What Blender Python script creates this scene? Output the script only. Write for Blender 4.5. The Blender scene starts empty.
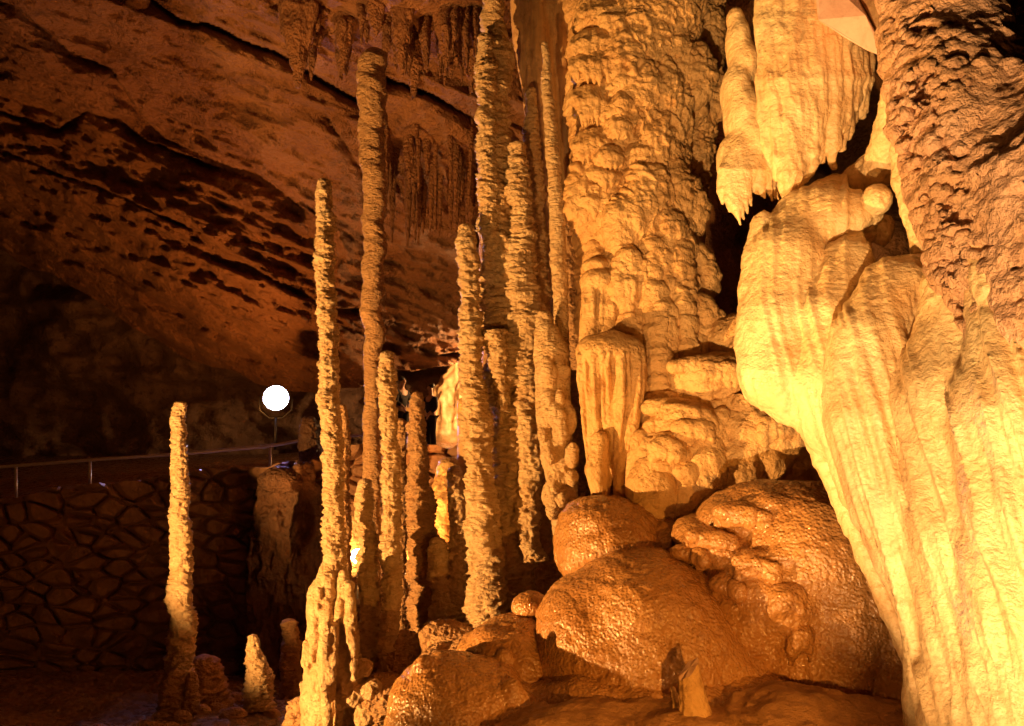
import bpy, math, random
import numpy as np
from mathutils import Vector

random.seed(7)
RNG = np.random.default_rng(7)
C = bpy.context.scene.collection
F = 796.0
TILT = math.radians(3.0)
CAMZ = 1.6
ct, st = math.cos(TILT), math.sin(TILT)

# ------------------------------------------------------------------ helpers
def P(px, py, Y):
    """world point seen at photo pixel (px,py) at distance Y in front of the camera"""
    cx = (np.asarray(px, dtype=float) - 512) / F
    cy = (363 - np.asarray(py, dtype=float)) / F
    dy = ct - st * cy
    dz = st + ct * cy
    s = np.asarray(Y, dtype=float) / dy
    return np.stack(np.broadcast_arrays(cx * s, np.asarray(Y, dtype=float), CAMZ + dz * s), axis=-1)

def proj(V):
    """picture coordinates of world points"""
    y, z = V[..., 1], V[..., 2] - CAMZ
    d = ct * y + st * z
    return 512 + F * V[..., 0] / d, 363 - F * (ct * z - st * y) / d

def m(pxl, Y):
    return pxl * Y / F

def _h(ix, iy, iz, seed):
    with np.errstate(over='ignore'):
        n = (ix.astype(np.uint32) * np.uint32(374761393) + iy.astype(np.uint32) * np.uint32(668265263)
             + iz.astype(np.uint32) * np.uint32(1274126177) + np.uint32((seed * 144665 + 12345) & 0xffffffff))
        n = (n ^ (n >> np.uint32(13))) * np.uint32(1103515245)
        n = (n ^ (n >> np.uint32(15))) * np.uint32(2246822519)
        n = n ^ (n >> np.uint32(16))
    return n.astype(np.float64) / 4294967295.0

def noise(p, sc=(1, 1, 1), seed=0):
    """value noise in -1..1"""
    q = p * np.asarray(sc, dtype=float)
    i = np.floor(q).astype(np.int64)
    f = q - i
    f = f * f * f * (f * (f * 6 - 15) + 10)
    r = 0
    for dx in (0, 1):
        wx = f[..., 0] if dx else 1 - f[..., 0]
        for dy in (0, 1):
            wy = f[..., 1] if dy else 1 - f[..., 1]
            for dz in (0, 1):
                wz = f[..., 2] if dz else 1 - f[..., 2]
                r = r + wx * wy * wz * _h(i[..., 0] + dx, i[..., 1] + dy, i[..., 2] + dz, seed)
    return r * 2 - 1

def fbm(p, sc=(1, 1, 1), oc=4, seed=0, gain=.5):
    sc = np.asarray(sc, dtype=float)
    a, r = 1.0, 0
    for k in range(oc):
        r = r + a * noise(p, sc * 2 ** k, seed + k * 17)
        a *= gain
    return r

def ridge(p, sc=(1, 1, 1), oc=3, seed=0):
    sc = np.asarray(sc, dtype=float)
    a, r = 1.0, 0
    for k in range(oc):
        r = r + a * (1 - 2 * np.abs(noise(p, sc * 2 ** k, seed + k * 13)))
        a *= .5
    return r

def worley(p, sc=(1, 1, 1), seed=0):
    """F1, F2 and a random id value"""
    q = p * np.asarray(sc, dtype=float)
    i = np.floor(q).astype(np.int64)
    f1 = np.full(q.shape[:-1], 9.0); f2 = f1.copy(); cid = f1 * 0
    for dx in (-1, 0, 1):
        for dy in (-1, 0, 1):
            for dz in (-1, 0, 1):
                a, b, c = i[..., 0] + dx, i[..., 1] + dy, i[..., 2] + dz
                d = np.sqrt((a + _h(a, b, c, seed) - q[..., 0]) ** 2 + (b + _h(a, b, c, seed + 1) - q[..., 1]) ** 2
                            + (c + _h(a, b, c, seed + 2) - q[..., 2]) ** 2)
                near = d < f1
                f2 = np.where(near, f1, np.minimum(f2, d))
                cid = np.where(near, _h(a, b, c, seed + 3), cid)
                f1 = np.where(near, d, f1)
    return f1, f2, cid

def scales(u, v, w, h, seed, kind='dome', jag=.3):
    """overlapping drip scales on a surface: 'dome' = rounded tops fading downwards, 'thatch' = lips that swell and end in a ragged drip edge"""
    cu, cv = w * .62, h * .5
    iu = np.floor(u / cu).astype(np.int64); iv = np.floor(v / cv).astype(np.int64)
    best = np.zeros(u.shape); z = np.zeros_like(iu)
    q = np.stack([u * 5.0 / w, v * .7 / h, 0 * u], -1)
    jn = noise(q, seed=seed + 50)
    for du in (-2, -1, 0, 1, 2):
        for dv in (-1, 0, 1, 2, 3):
            a_, b_ = iu + du, iv + dv
            r1 = _h(a_, b_, z, seed); r2 = _h(a_, b_, z, seed + 1); r3 = _h(a_, b_, z, seed + 2)
            ww = w * (.55 + .8 * r3); hh = h * (.6 + .8 * r1)
            a = (u - (a_ + r1) * cu) / (ww * .5)
            b = ((b_ + r2) * cv - v) / hh - .45 * a * a * ww / hh * .5
            ins = (np.abs(a) < 1) & (b > 0)
            ca = np.sqrt(np.clip(1 - a * a, 0, 1))
            if kind == 'dome':
                H = ca * np.clip(b * 5, 0, 1) ** .5 * np.clip(1 - b, 0, 1) ** .8
            else:
                e = 1 + jag * jn
                H = (.35 + .65 * ca) * np.clip(b, 0, 1) ** .7 * np.clip((e - b) * 9, 0, 1)
            best = np.maximum(best, np.where(ins, H * (.6 + .4 * r2), 0))
    return best

def meta(o, label=None, cat=None, group=None, kind=None):
    if label: o['label'] = label
    if cat: o['category'] = cat
    if group: o['group'] = group
    if kind: o['kind'] = kind
    return o

def mesh_from(name, V, Q, mat, parent=None, loc=None, smooth=True, disp=None):
    """one mesh object; V world coordinates; loc = its origin; disp(V, N) -> displacement vectors"""
    V = np.asarray(V, dtype=np.float64); Q = np.asarray(Q, dtype=np.int64)
    if loc is None and parent is not None: loc = parent.location
    if loc is None:
        loc = np.array([V[:, 0].mean(), V[:, 1].mean(), V[:, 2].min()])
    loc = np.asarray(loc, dtype=float)
    me = bpy.data.meshes.new(name)
    n = Q.shape[1]
    me.vertices.add(len(V)); me.loops.add(len(Q) * n); me.polygons.add(len(Q))
    me.vertices.foreach_set('co', (V - loc).astype(np.float32).ravel())
    me.loops.foreach_set('vertex_index', Q.astype(np.int32).ravel())
    me.polygons.foreach_set('loop_start', np.arange(0, len(Q) * n, n, dtype=np.int32))
    me.polygons.foreach_set('loop_total', np.full(len(Q), n, dtype=np.int32))
    me.polygons.foreach_set('use_smooth', np.full(len(Q), smooth, dtype=bool))
    me.update(calc_edges=True)
    if disp is not None:
        N = np.empty(len(V) * 3, dtype=np.float32)
        me.vertex_normals.foreach_get('vector', N)
        N = N.reshape(-1, 3).astype(float)
        V = V + disp(V, N)
        me.vertices.foreach_set('co', (V - loc).astype(np.float32).ravel())
        me.update()
    me.materials.append(mat)
    o = bpy.data.objects.new(name, me)
    C.objects.link(o)
    if parent is not None:
        o.parent = parent
    else:
        o.location = loc
    return o

def empty(name, loc, label, cat, group=None, kind=None):
    o = bpy.data.objects.new(name, None)
    o.empty_display_size = .1
    C.objects.link(o)
    o.location = [float(v) for v in loc]
    return meta(o, label, cat, group, kind)

# ------------------------------------------------------------------ signed distance grids
class Grid:
    def __init__(self, lo, hi, h):
        self.lo = np.asarray(lo, float); self.h = h
        self.n = np.ceil((np.asarray(hi, float) - self.lo) / h).astype(int) + 1
        self.f = np.full(self.n, 1e3, dtype=np.float32)
        self.ax = [(self.lo[k] + h * np.arange(self.n[k])).astype(np.float32) for k in range(3)]
    def block(self, lo, hi, pad):
        s = []
        for k in range(3):
            a = int(max(0, math.floor((lo[k] - pad - self.lo[k]) / self.h)))
            b = int(min(self.n[k], math.ceil((hi[k] + pad - self.lo[k]) / self.h) + 1))
            if b <= a: return None
            s.append(slice(a, b))
        return tuple(s)
    def put(self, fn, lo, hi, k, sub=False):
        b = self.block(lo, hi, (k if not sub else k) + 2.5 * self.h)
        if b is None: return
        X = self.ax[0][b[0]][:, None, None]; Y = self.ax[1][b[1]][None, :, None]; Z = self.ax[2][b[2]][None, None, :]
        d = fn(X, Y, Z)
        o = self.f[b]
        if sub:
            hh = np.clip(.5 - .5 * (o + d) / k, 0, 1)
            self.f[b] = o * (1 - hh) - d * hh + k * hh * (1 - hh)
        else:
            hh = np.clip(.5 + .5 * (o - d) / k, 0, 1)
            self.f[b] = o * (1 - hh) + d * hh - k * hh * (1 - hh)
    def ellw(self, c, r, k=.03, rot=None, sub=False):
        """ellipsoid, c world centre, r world radii, rot = angle about Y (lean in the picture plane)"""
        c = np.asarray(c, float); r = np.asarray(r, float)
        R = max(r) if rot else None
        ext = np.array([R, R, R]) if rot else r
        a = rot or 0; ca, sa = math.cos(a), math.sin(a)
        def fn(X, Y, Z):
            x, y, z = X - c[0], Y - c[1], Z - c[2]
            if rot: x, z = ca * x + sa * z, -sa * x + ca * z
            k0 = np.sqrt((x / r[0]) ** 2 + (y / r[1]) ** 2 + (z / r[2]) ** 2)
            k1 = np.sqrt((x / r[0] ** 2) ** 2 + (y / r[1] ** 2) ** 2 + (z / r[2] ** 2) ** 2) + 1e-6
            return (k0 * (k0 - 1) / k1).astype(np.float32)
        self.put(fn, c - ext, c + ext, k, sub)
    def ell(self, px, py, Y, rx, ry, rd, k=.03, rot=None, sub=False):
        self.ellw(P(px, py, Y), (m(rx, Y), rd, m(ry, Y)), k, rot, sub)
    def conew(self, a, b, ra, rb, k=.03, sub=False):
        a = np.asarray(a, float); b = np.asarray(b, float); ab = b - a; L2 = float(ab @ ab) + 1e-9
        def fn(X, Y, Z):
            x, y, z = X - a[0], Y - a[1], Z - a[2]
            t = np.clip((x * ab[0] + y * ab[1] + z * ab[2]) / L2, 0, 1)
            return (np.sqrt((x - t * ab[0]) ** 2 + (y - t * ab[1]) ** 2 + (z - t * ab[2]) ** 2) - (ra + (rb - ra) * t)).astype(np.float32)
        R = max(ra, rb)
        self.put(fn, np.minimum(a, b) - R, np.maximum(a, b) + R, k, sub)
    def tube(self, pts, k=.03, sub=False):
        """pts (px,py,Y,r_px)"""
        for p, q in zip(pts[:-1], pts[1:]):
            self.conew(P(*p[:3]), P(*q[:3]), m(p[3], p[2]), m(q[3], q[2]), k, sub)
    def surf(self, px, py, y0=None, y1=None):
        """distance Y of the first surface met along the ray through (px,py); None if nothing"""
        y0 = y0 or self.ax[1][0]; y1 = y1 or self.ax[1][-1]
        Ys = np.arange(y0, y1, self.h * .6)
        W = P(px, py, Ys)
        I = np.round((W - self.lo) / self.h).astype(int)
        ok = np.all((I >= 0) & (I < self.n), axis=1)
        I = np.clip(I, 0, self.n - 1)
        v = np.where(ok, self.f[I[:, 0], I[:, 1], I[:, 2]], 1.0)
        w = np.nonzero(v < 0)[0]
        return None if len(w) == 0 else float(Ys[w[0]])
    def mesh(self):
        f = self.f.copy()
        f = np.pad(f, 1, constant_values=1.0); base = self.lo - self.h
        ins = f < 0
        nx, ny, nz = f.shape
        cnt = np.zeros((nx - 1, ny - 1, nz - 1), dtype=np.uint8)
        for a in (0, 1):
            for b in (0, 1):
                for c in (0, 1):
                    cnt += ins[a:nx - 1 + a, b:ny - 1 + b, c:nz - 1 + c]
        act = (cnt > 0) & (cnt < 8)
        ii = np.nonzero(act)
        idx = np.full(act.shape, -1, dtype=np.int32)
        idx[ii] = np.arange(len(ii[0]))
        I = np.stack(ii, 1)
        cor = {}
        for a in (0, 1):
            for b in (0, 1):
                for c in (0, 1):
                    cor[a, b, c] = np.clip(f[I[:, 0] + a, I[:, 1] + b, I[:, 2] + c].astype(float), -5 * self.h, 5 * self.h)
        S = np.zeros((len(I), 3)); N = np.zeros(len(I))
        for ax in range(3):
            for u in (0, 1):
                for v in (0, 1):
                    p0 = [u, v]; p0.insert(ax, 0); p1 = [u, v]; p1.insert(ax, 1)
                    d0, d1 = cor[tuple(p0)], cor[tuple(p1)]
                    x = (d0 < 0) != (d1 < 0)
                    t = np.where(x, d0 / np.where(x, d0 - d1, 1), 0)
                    q = np.tile(np.array(p0, float), (len(I), 1)); q[:, ax] = t
                    S += q * x[:, None]; N += x
        V = base + (I + S / N[:, None]) * self.h
        quads = []
        for ax in range(3):
            sl0 = [slice(1, -1)] * 3; sl1 = [slice(1, -1)] * 3
            sl0[ax] = slice(0, -1); sl1[ax] = slice(1, None)
            a, b = ins[tuple(sl0)], ins[tuple(sl1)]
            ch = np.nonzero(a != b)
            g = np.stack(ch, 1); o = [1, 1, 1]; o[ax] = 0
            g = g + np.array(o)
            e1 = np.zeros(3, int); e2 = np.zeros(3, int)
            e1[(ax + 1) % 3] = -1; e2[(ax + 2) % 3] = -1
            def at(w): return idx[w[:, 0], w[:, 1], w[:, 2]]
            q = np.stack([at(g), at(g + e1), at(g + e1 + e2), at(g + e2)], 1)
            inside_first = a[ch]
            q[~inside_first] = q[~inside_first][:, ::-1]
            quads.append(q)
        return V, np.concatenate(quads)
    def obj(self, name, mat, disp=None, parent=None, loc=None):
        V, Q = self.mesh()
        o = mesh_from(name, V, Q, mat, parent, loc, disp=disp)
        return o

def grid_px(x0, x1, y0, y1, Ya, Yb, h):
    """grid that covers a pixel rectangle between two distances"""
    c = np.array([P(x, y, Y) for x in (x0, x1) for y in (y0, y1) for Y in (Ya, Yb)])
    return Grid(c.min(0), c.max(0), h)

# ------------------------------------------------------------------ materials
def rock_mat(name, c1, c2, c3=None, rough=(.45, .75), bump=.5, scale=1.0, spec=.5, stretch=1.0, fine=1.0, dist=.02, streak=0.0, mottle=2.5, pits=0.0, cell=.35, grit=.45):
    mt = bpy.data.materials.new(name); mt.use_nodes = True
    nt = mt.node_tree; N = nt.nodes; L = nt.links
    b = N['Principled BSDF']
    tc = N.new('ShaderNodeTexCoord')
    mp = N.new('ShaderNodeMapping'); mp.inputs['Scale'].default_value = (scale, scale, scale / stretch)
    L.new(tc.outputs['Object'], mp.inputs['Vector'])
    def nz(s, d, r=.55, vec=mp):
        n = N.new('ShaderNodeTexNoise'); n.inputs['Scale'].default_value = s; n.inputs['Detail'].default_value = d
        n.inputs['Roughness'].default_value = r
        L.new(vec.outputs['Vector'], n.inputs['Vector']); return n
    def mix(f, a, c, t='MIX'):
        x = N.new('ShaderNodeMix'); x.data_type = 'RGBA'; x.blend_type = t
        L.new(f, x.inputs[0])
        if isinstance(a, tuple): x.inputs[6].default_value = (*a, 1)
        else: L.new(a, x.inputs[6])
        x.inputs[7].default_value = (*c, 1)
        return x.outputs[2]
    n1 = nz(mottle, 6)
    r1 = N.new('ShaderNodeMapRange'); r1.inputs[1].default_value = .38; r1.inputs[2].default_value = .64
    L.new(n1.outputs['Fac'], r1.inputs[0])
    col = mix(r1.outputs[0], c1, c2)
    if c3:
        n3 = nz(mottle * 3.3, 8, .7)
        r3 = N.new('ShaderNodeMapRange'); r3.inputs[1].default_value = .52; r3.inputs[2].default_value = .72
        L.new(n3.outputs['Fac'], r3.inputs[0])
        col = mix(r3.outputs[0], col, c3)
    if streak:
        ms = N.new('ShaderNodeMapping'); ms.inputs['Scale'].default_value = (22, 22, 1.2)
        L.new(tc.outputs['Object'], ms.inputs['Vector'])
        ns = nz(1, 4, .6, ms)
        rs = N.new('ShaderNodeMapRange'); rs.inputs[1].default_value = .45; rs.inputs[2].default_value = .7; rs.inputs[4].default_value = streak
        L.new(ns.outputs['Fac'], rs.inputs[0])
        col = mix(rs.outputs[0], col, tuple(v * .45 for v in c1))
    L.new(col, b.inputs['Base Color'])
    nr = nz(9, 4)
    rr = N.new('ShaderNodeMapRange'); rr.inputs[1].default_value = .35; rr.inputs[2].default_value = .65
    rr.inputs[3].default_value = rough[0]; rr.inputs[4].default_value = rough[1]
    L.new(nr.outputs['Fac'], rr.inputs[0]); L.new(rr.outputs[0], b.inputs['Roughness'])
    b.inputs['Specular IOR Level'].default_value = spec
    h1 = nz(14, 6, .6); h2 = nz(55 * fine, 4, .6)
    v = N.new('ShaderNodeTexVoronoi'); v.inputs['Scale'].default_value = 26 * fine; v.feature = 'SMOOTH_F1'
    L.new(mp.outputs['Vector'], v.inputs['Vector'])
    def math_(op, a, c):
        x = N.new('ShaderNodeMath'); x.operation = op
        for k, q in ((0, a), (1, c)):
            if isinstance(q, (int, float)): x.inputs[k].default_value = q
            else: L.new(q, x.inputs[k])
        return x.outputs[0]
    hsum = math_('ADD', h1.outputs['Fac'], math_('MULTIPLY', h2.outputs['Fac'], grit))
    hsum = math_('SUBTRACT', hsum, math_('MULTIPLY', v.outputs['Distance'], cell))
    if pits:
        vp = N.new('ShaderNodeTexVoronoi'); vp.inputs['Scale'].default_value = 13
        L.new(mp.outputs['Vector'], vp.inputs['Vector'])
        pr = N.new('ShaderNodeMapRange'); pr.inputs[1].default_value = .15; pr.inputs[2].default_value = .4; pr.inputs[3].default_value = -pits; pr.inputs[4].default_value = 0
        L.new(vp.outputs['Distance'], pr.inputs[0])
        hsum = math_('ADD', hsum, pr.outputs[0])
    bp = N.new('ShaderNodeBump'); bp.inputs['Strength'].default_value = bump; bp.inputs['Distance'].default_value = dist
    L.new(hsum, bp.inputs['Height']); L.new(bp.outputs['Normal'], b.inputs['Normal'])
    return mt

def plain(name, col, rough=.5, metal=0.0, emit=None, es=0):
    mt = bpy.data.materials.new(name); mt.use_nodes = True
    nt = mt.node_tree; N = nt.nodes; L = nt.links; b = N['Principled BSDF']
    tc = N.new('ShaderNodeTexCoord'); n = N.new('ShaderNodeTexNoise'); n.inputs['Scale'].default_value = 18; n.inputs['Detail'].default_value = 4
    L.new(tc.outputs['Object'], n.inputs['Vector'])
    x = N.new('ShaderNodeMix'); x.data_type = 'RGBA'; x.inputs[6].default_value = (*col, 1); x.inputs[7].default_value = (*(v * .65 for v in col), 1)
    L.new(n.outputs['Fac'], x.inputs[0]); L.new(x.outputs[2], b.inputs['Base Color'])
    b.inputs['Roughness'].default_value = rough; b.inputs['Metallic'].default_value = metal
    if emit:
        b.inputs['Emission Color'].default_value = (*emit, 1); b.inputs['Emission Strength'].default_value = es
    return mt

WARM = (1.0, .395, .07); RED = (1.0, .34, .045)
M = {
 'ceiling': rock_mat('ceiling_limestone', (.29, .125, .05), (.42, .20, .09), (.11, .045, .02), rough=(.45, .75), bump=1.0, scale=.6, dist=.16, mottle=1.4),
 'back': rock_mat('back_wall_limestone', (.28, .16, .10), (.42, .26, .17), (.08, .04, .03), rough=(.4, .7), bump=.9, scale=.5, dist=.10),
 'masonry': rock_mat('rubble_masonry', (.28, .13, .06), (.38, .19, .09), (.12, .05, .03), rough=(.5, .8), bump=.8, scale=1, dist=.03),
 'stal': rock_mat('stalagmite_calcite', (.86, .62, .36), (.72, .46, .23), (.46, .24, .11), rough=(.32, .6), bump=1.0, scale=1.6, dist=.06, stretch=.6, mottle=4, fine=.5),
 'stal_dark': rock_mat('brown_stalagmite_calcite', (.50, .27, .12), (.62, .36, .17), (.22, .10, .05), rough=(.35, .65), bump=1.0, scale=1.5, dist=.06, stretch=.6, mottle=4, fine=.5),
 'flow': rock_mat('flowstone_calcite', (.76, .48, .21), (.66, .38, .15), (.44, .21, .07), rough=(.28, .55), bump=1.0, scale=1.3, dist=.035, mottle=2, fine=.55),
 'mound': rock_mat('wet_mound_calcite', (.50, .25, .085), (.43, .20, .065), (.31, .135, .045), rough=(.14, .3), bump=1.0, scale=1.6, dist=.010, spec=1.0, fine=1.4, cell=1.1, grit=.25, mottle=1.6),
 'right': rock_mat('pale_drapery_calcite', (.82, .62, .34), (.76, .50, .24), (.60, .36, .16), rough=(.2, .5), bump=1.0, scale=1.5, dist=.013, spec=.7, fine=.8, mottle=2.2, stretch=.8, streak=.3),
 'rough': rock_mat('pitted_wall_rock', (.60, .34, .18), (.70, .42, .27), (.30, .14, .07), rough=(.5, .8), bump=1.0, scale=1.4, dist=.04, mottle=2.5),
 'slab': rock_mat('broken_face_limestone', (.80, .52, .40), (.74, .44, .33), (.60, .34, .22), rough=(.4, .6), bump=.25, scale=1.5, dist=.008, mottle=4),
 'curtain': rock_mat('curtain_calcite', (.62, .36, .16), (.72, .46, .22), (.34, .16, .07), rough=(.4, .65), bump=.6, scale=1.4, dist=.015, mottle=2, streak=.4),
 'floor': rock_mat('wet_cave_floor', (.24, .13, .08), (.34, .18, .10), (.10, .05, .035), rough=(.06, .45), bump=.9, scale=1.0, dist=.05, spec=.8),
 'ledge': rock_mat('bedded_ledge_rock', (.46, .24, .10), (.36, .18, .07), (.20, .09, .04), rough=(.35, .6), bump=.8, scale=1.5, dist=.02, stretch=.35, spec=.5),
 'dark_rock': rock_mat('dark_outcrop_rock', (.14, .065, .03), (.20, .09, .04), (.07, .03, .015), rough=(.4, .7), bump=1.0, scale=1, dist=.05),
 'steel': plain('handrail_steel', (.75, .62, .52), .35, .35),
 'black': plain('black_lamp_metal', (.05, .05, .055), .5, .4),
 'skin': plain('skin', (.62, .38, .27), .55),
 'hair': plain('dark_hair', (.02, .015, .012), .6),
 'shirt_black': plain('black_shirt_cloth', (.012, .010, .012), .9),
 'shirt_navy': plain('navy_shirt_cloth', (.016, .018, .05), .9),
 'trousers': plain('dark_trousers_cloth', (.02, .016, .018), .9),
 'shoe': plain('shoe_leather', (.25, .2, .17), .6),
}

# ------------------------------------------------------------------ swept rock shafts
def shaft(name, pts, mat, parent=None, N=42, step=1.1, ring=.14, ringlen=9, lump=.24, lfreq=1.0, knob=.18, seed=0, cap=True, tipcap=False, tilt=.5, loc=None, flute=0.0):
    """knobbly rock shaft along pts (px, py, Y, r_px), top to bottom"""
    pts = np.array(pts, float)
    R = np.random.default_rng(seed + 101)
    Ymean = pts[:, 2].mean()
    # resample
    d = np.concatenate([[0], np.cumsum(np.hypot(np.diff(pts[:, 0]), np.diff(pts[:, 1])))])
    n = max(12, int(d[-1] / step))
    s = np.linspace(0, d[-1], n)
    g = [np.interp(s, d, pts[:, k]) for k in range(4)]
    kk = max(3, int(10 / step)) | 1
    for k in (0, 3):
        w = np.hanning(kk + 2)[1:-1]; w /= w.sum()
        g[k] = np.convolve(np.pad(g[k], kk // 2, mode='edge'), w, 'valid')
    ctr = P(g[0], g[1], g[2]); rad = g[3] * g[2] / F
    wob = np.stack([noise(np.stack([s / 22, s * 0, s * 0 + seed], 1), seed=seed), noise(np.stack([s / 22, s * 0, s * 0 + seed], 1), seed=seed + 5)], 1) * rad[:, None] * .22
    ctr[:, 0] += wob[:, 0]; ctr[:, 1] += wob[:, 1]
    # ring knots
    kn = [0.0]
    while kn[-1] < d[-1] + 60: kn.append(kn[-1] + ringlen * R.uniform(.5, 1.6))
    kn = np.array(kn); ka = R.uniform(.3, 1.25, len(kn))
    th = np.linspace(0, 2 * np.pi, N, endpoint=False)
    ph = np.interp(s, kn, R.uniform(0, 6.28, len(kn)))
    S = s[:, None] + 20 + tilt * g[3][:, None] * np.cos(th[None, :] - ph[:, None])
    j = np.clip(np.searchsorted(kn, S) - 1, 0, len(kn) - 2)
    u = (S - kn[j]) / (kn[j + 1] - kn[j])
    prof = np.sin(np.pi * np.clip(u, 0, 1) ** .75) ** .8        # bulb, fullest in its upper half
    rr = 1 + ring * ka[j] * (prof - .5) * 2
    if flute: rr = rr + flute * np.sin(th[None, :] * 9 + seed + 2 * noise(np.stack([s / 40, s * 0, s * 0], 1), seed=seed)[:, None])
    if cap:
        t = np.clip(s / np.maximum(g[3][0] * 1.1, 2), 0, 1)
        rr = rr * np.sqrt(np.clip(1 - (1 - t[:, None]) ** 2, .001, 1))
    if tipcap:
        t = np.clip((d[-1] - s) / np.maximum(g[3][-1] * 1.2, 2), 0, 1)
        rr = rr * np.sqrt(np.clip(1 - (1 - t[:, None]) ** 2, .001, 1))
    D = np.stack([np.cos(th), np.sin(th), 0 * th], 1)
    V0 = ctr[:, None, :] + D[None] * (rad[:, None] * rr)[..., None]
    rm = rad.mean()
    q = V0 / rm
    sc_ = scales(np.broadcast_to(th[None, :] * 1.0, rr.shape), -S / np.maximum(g[3][:, None], 1), 1.3, 1.5, seed + 7, 'thatch')
    ln = lump * (fbm(q, (.75 * lfreq,) * 3, 2, seed) ) + knob * ridge(q, (2.0 * lfreq, 2.0 * lfreq, 2.6 * lfreq), 2, seed + 3)
    ln = ln + 1.3 * knob * (sc_ - .3) + .6 * knob * ridge(q, (4.5 * lfreq,) * 3, 2, seed + 8)
    f = rad[:, None] * ln * np.minimum(1, rr * 1.2)
    V = V0 + D[None] * f[..., None]
    V[..., 2] += f * .3 * noise(q, (1.7, 1.7, 1.7), seed + 9)
    V = V.reshape(-1, 3)
    a = np.arange(n - 1)[:, None] * N; b = np.arange(N)[None, :]; b2 = (b + 1) % N
    Q = np.stack([a + b, a + N + b, a + N + b2, a + b2], -1).reshape(-1, 4)
    V = np.concatenate([V, ctr[:1], ctr[-1:]])
    t0, t1 = len(V) - 2, len(V) - 1
    e0 = np.stack([np.full(N, t0), np.full(N, t0), b[0], b2[0]], 1)
    e1 = np.stack([np.full(N, t1), np.full(N, t1), (n - 1) * N + b2[0], (n - 1) * N + b[0]], 1)
    me_faces = [tuple(x) for x in Q] + [(t0, int(x[2]), int(x[3])) for x in e0] + [(t1, int(x[2]), int(x[3])) for x in e1]
    if loc is None: loc = parent.location if parent is not None else ctr[-1] if not tipcap else ctr[0]
    loc = np.array(loc, float)
    me = bpy.data.meshes.new(name)
    me.from_pydata((V - loc).tolist(), [], me_faces)
    me.polygons.foreach_set('use_smooth', np.ones(len(me.polygons), dtype=bool))
    me.materials.append(mat); me.update()
    o = bpy.data.objects.new(name, me); C.objects.link(o)
    if parent is not None: o.parent = parent
    else: o.location = loc
    return o

def heightfield(name, fn, u0, u1, nu, v0, v1, nv, mat, kind=None, parent=None, disp=None, flip=False):
    u = np.linspace(u0, u1, nu); v = np.linspace(v0, v1, nv)
    U, W = np.meshgrid(u, v, indexing='ij')
    V = fn(U, W).reshape(-1, 3)
    a = np.arange(nu - 1)[:, None] * nv + np.arange(nv - 1)[None, :]
    Q = np.stack([a, a + 1, a + nv + 1, a + nv], -1).reshape(-1, 4)
    if flip: Q = Q[:, ::-1]
    o = mesh_from(name, V, Q, mat, parent, disp=disp)
    if kind: o['kind'] = kind
    return o

def seg_dist(U, W, pts):
    """distance to a polyline in picture units and the signed side (+ below)"""
    best = np.full(U.shape, 1e9); sgn = np.zeros(U.shape)
    for (x0, y0), (x1, y1) in zip(pts[:-1], pts[1:]):
        dx, dy = x1 - x0, y1 - y0
        t = np.clip(((U - x0) * dx + (W - y0) * dy) / (dx * dx + dy * dy), 0, 1)
        ex, ey = U - x0 - t * dx, W - y0 - t * dy
        d = np.hypot(ex, ey)
        s = np.sign(dx * (W - y0) - dy * (U - x0))
        sgn = np.where(d < best, s, sgn); best = np.minimum(best, d)
    return best, sgn


# ================================================================== THE SETTING
LX = [-260, -200, 0, 100, 150, 200, 260, 340, 385, 430, 475, 700]
LYv = [170, 195, 252, 300, 335, 362, 385, 392, 374, 366, 364, 366]
CREV = [  # polyline, depth, width, side (+1 = recess on the lower side)
 ([(-60, -25), (20, 8), (70, 52), (112, 68), (140, 112), (168, 140), (215, 160), (262, 176), (300, 205)], .9, 13, 1),
 ([(-40, 95), (20, 118), (60, 128), (84, 110), (118, 118), (150, 142), (200, 160)], 1.0, 9, 1),
 ([(-20, 140), (30, 160), (70, 176), (140, 205), (200, 232)], .35, 5, 1),
 ([(158, 2), (182, 20), (215, 26), (262, 48), (292, 60), (330, 84), (372, 104)], .8, 7, 1),
 ([(385, 78), (430, 92), (478, 120), (500, 128)], 1.0, 8, 1),
 ([(150, 228), (200, 248), (256, 270), (330, 306), (400, 322), (470, 348)], .35, 7, 1),
 ([(60, 255), (100, 262), (160, 300), (215, 330)], .4, 6, 1),
 ([(330, 118), (352, 150), (372, 200)], .4, 6, 1),
 ([(395, 20), (420, 60), (425, 90)], .5, 7, 1),
 ([(300, 200), (350, 235), (385, 260), (440, 262)], .3, 6, 1),
 ([(350, 330), (400, 345), (470, 352)], .5, 5, 1),
]
def ceil_Y(U, W):
    L = np.interp(U, LX, LYv)
    t = np.clip((W + 160) / (L + 160), 0, 1)
    Y = 7.5 + 13.5 * t ** 1.2
    fi = math.atan(.42)
    a = U * math.cos(fi) + W * math.sin(fi); c = -U * math.sin(fi) + W * math.cos(fi)
    q = np.stack([a, c, 0 * a], -1)
    lower = np.clip((c - 20) / 80, 0, 1)
    Y = Y + .75 * fbm(q, (1 / 190, 1 / 90, 1), 3, 3)
    Y = Y - (.10 + .10 * lower) * ridge(q, (1 / 55, 1 / 17, 1), 4, 11)
    Y = Y + .12 * fbm(q, (1 / 16, 1 / 8, 1), 3, 5) * (.35 + lower)
    w = 7 * noise(q, (1 / 30, 1 / 30, 1), 31) + 3 * noise(q, (1 / 9, 1 / 9, 1), 32)
    for pts, dep, wd, side in CREV:
        d, s = seg_dist(U + w, W + w * .7, pts)
        Y = Y + np.where(s * side > 0, dep * np.exp(-(d / wd) ** 1.5), -.25 * dep * np.exp(-(d / (wd * 2.5))))
    return Y
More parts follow.
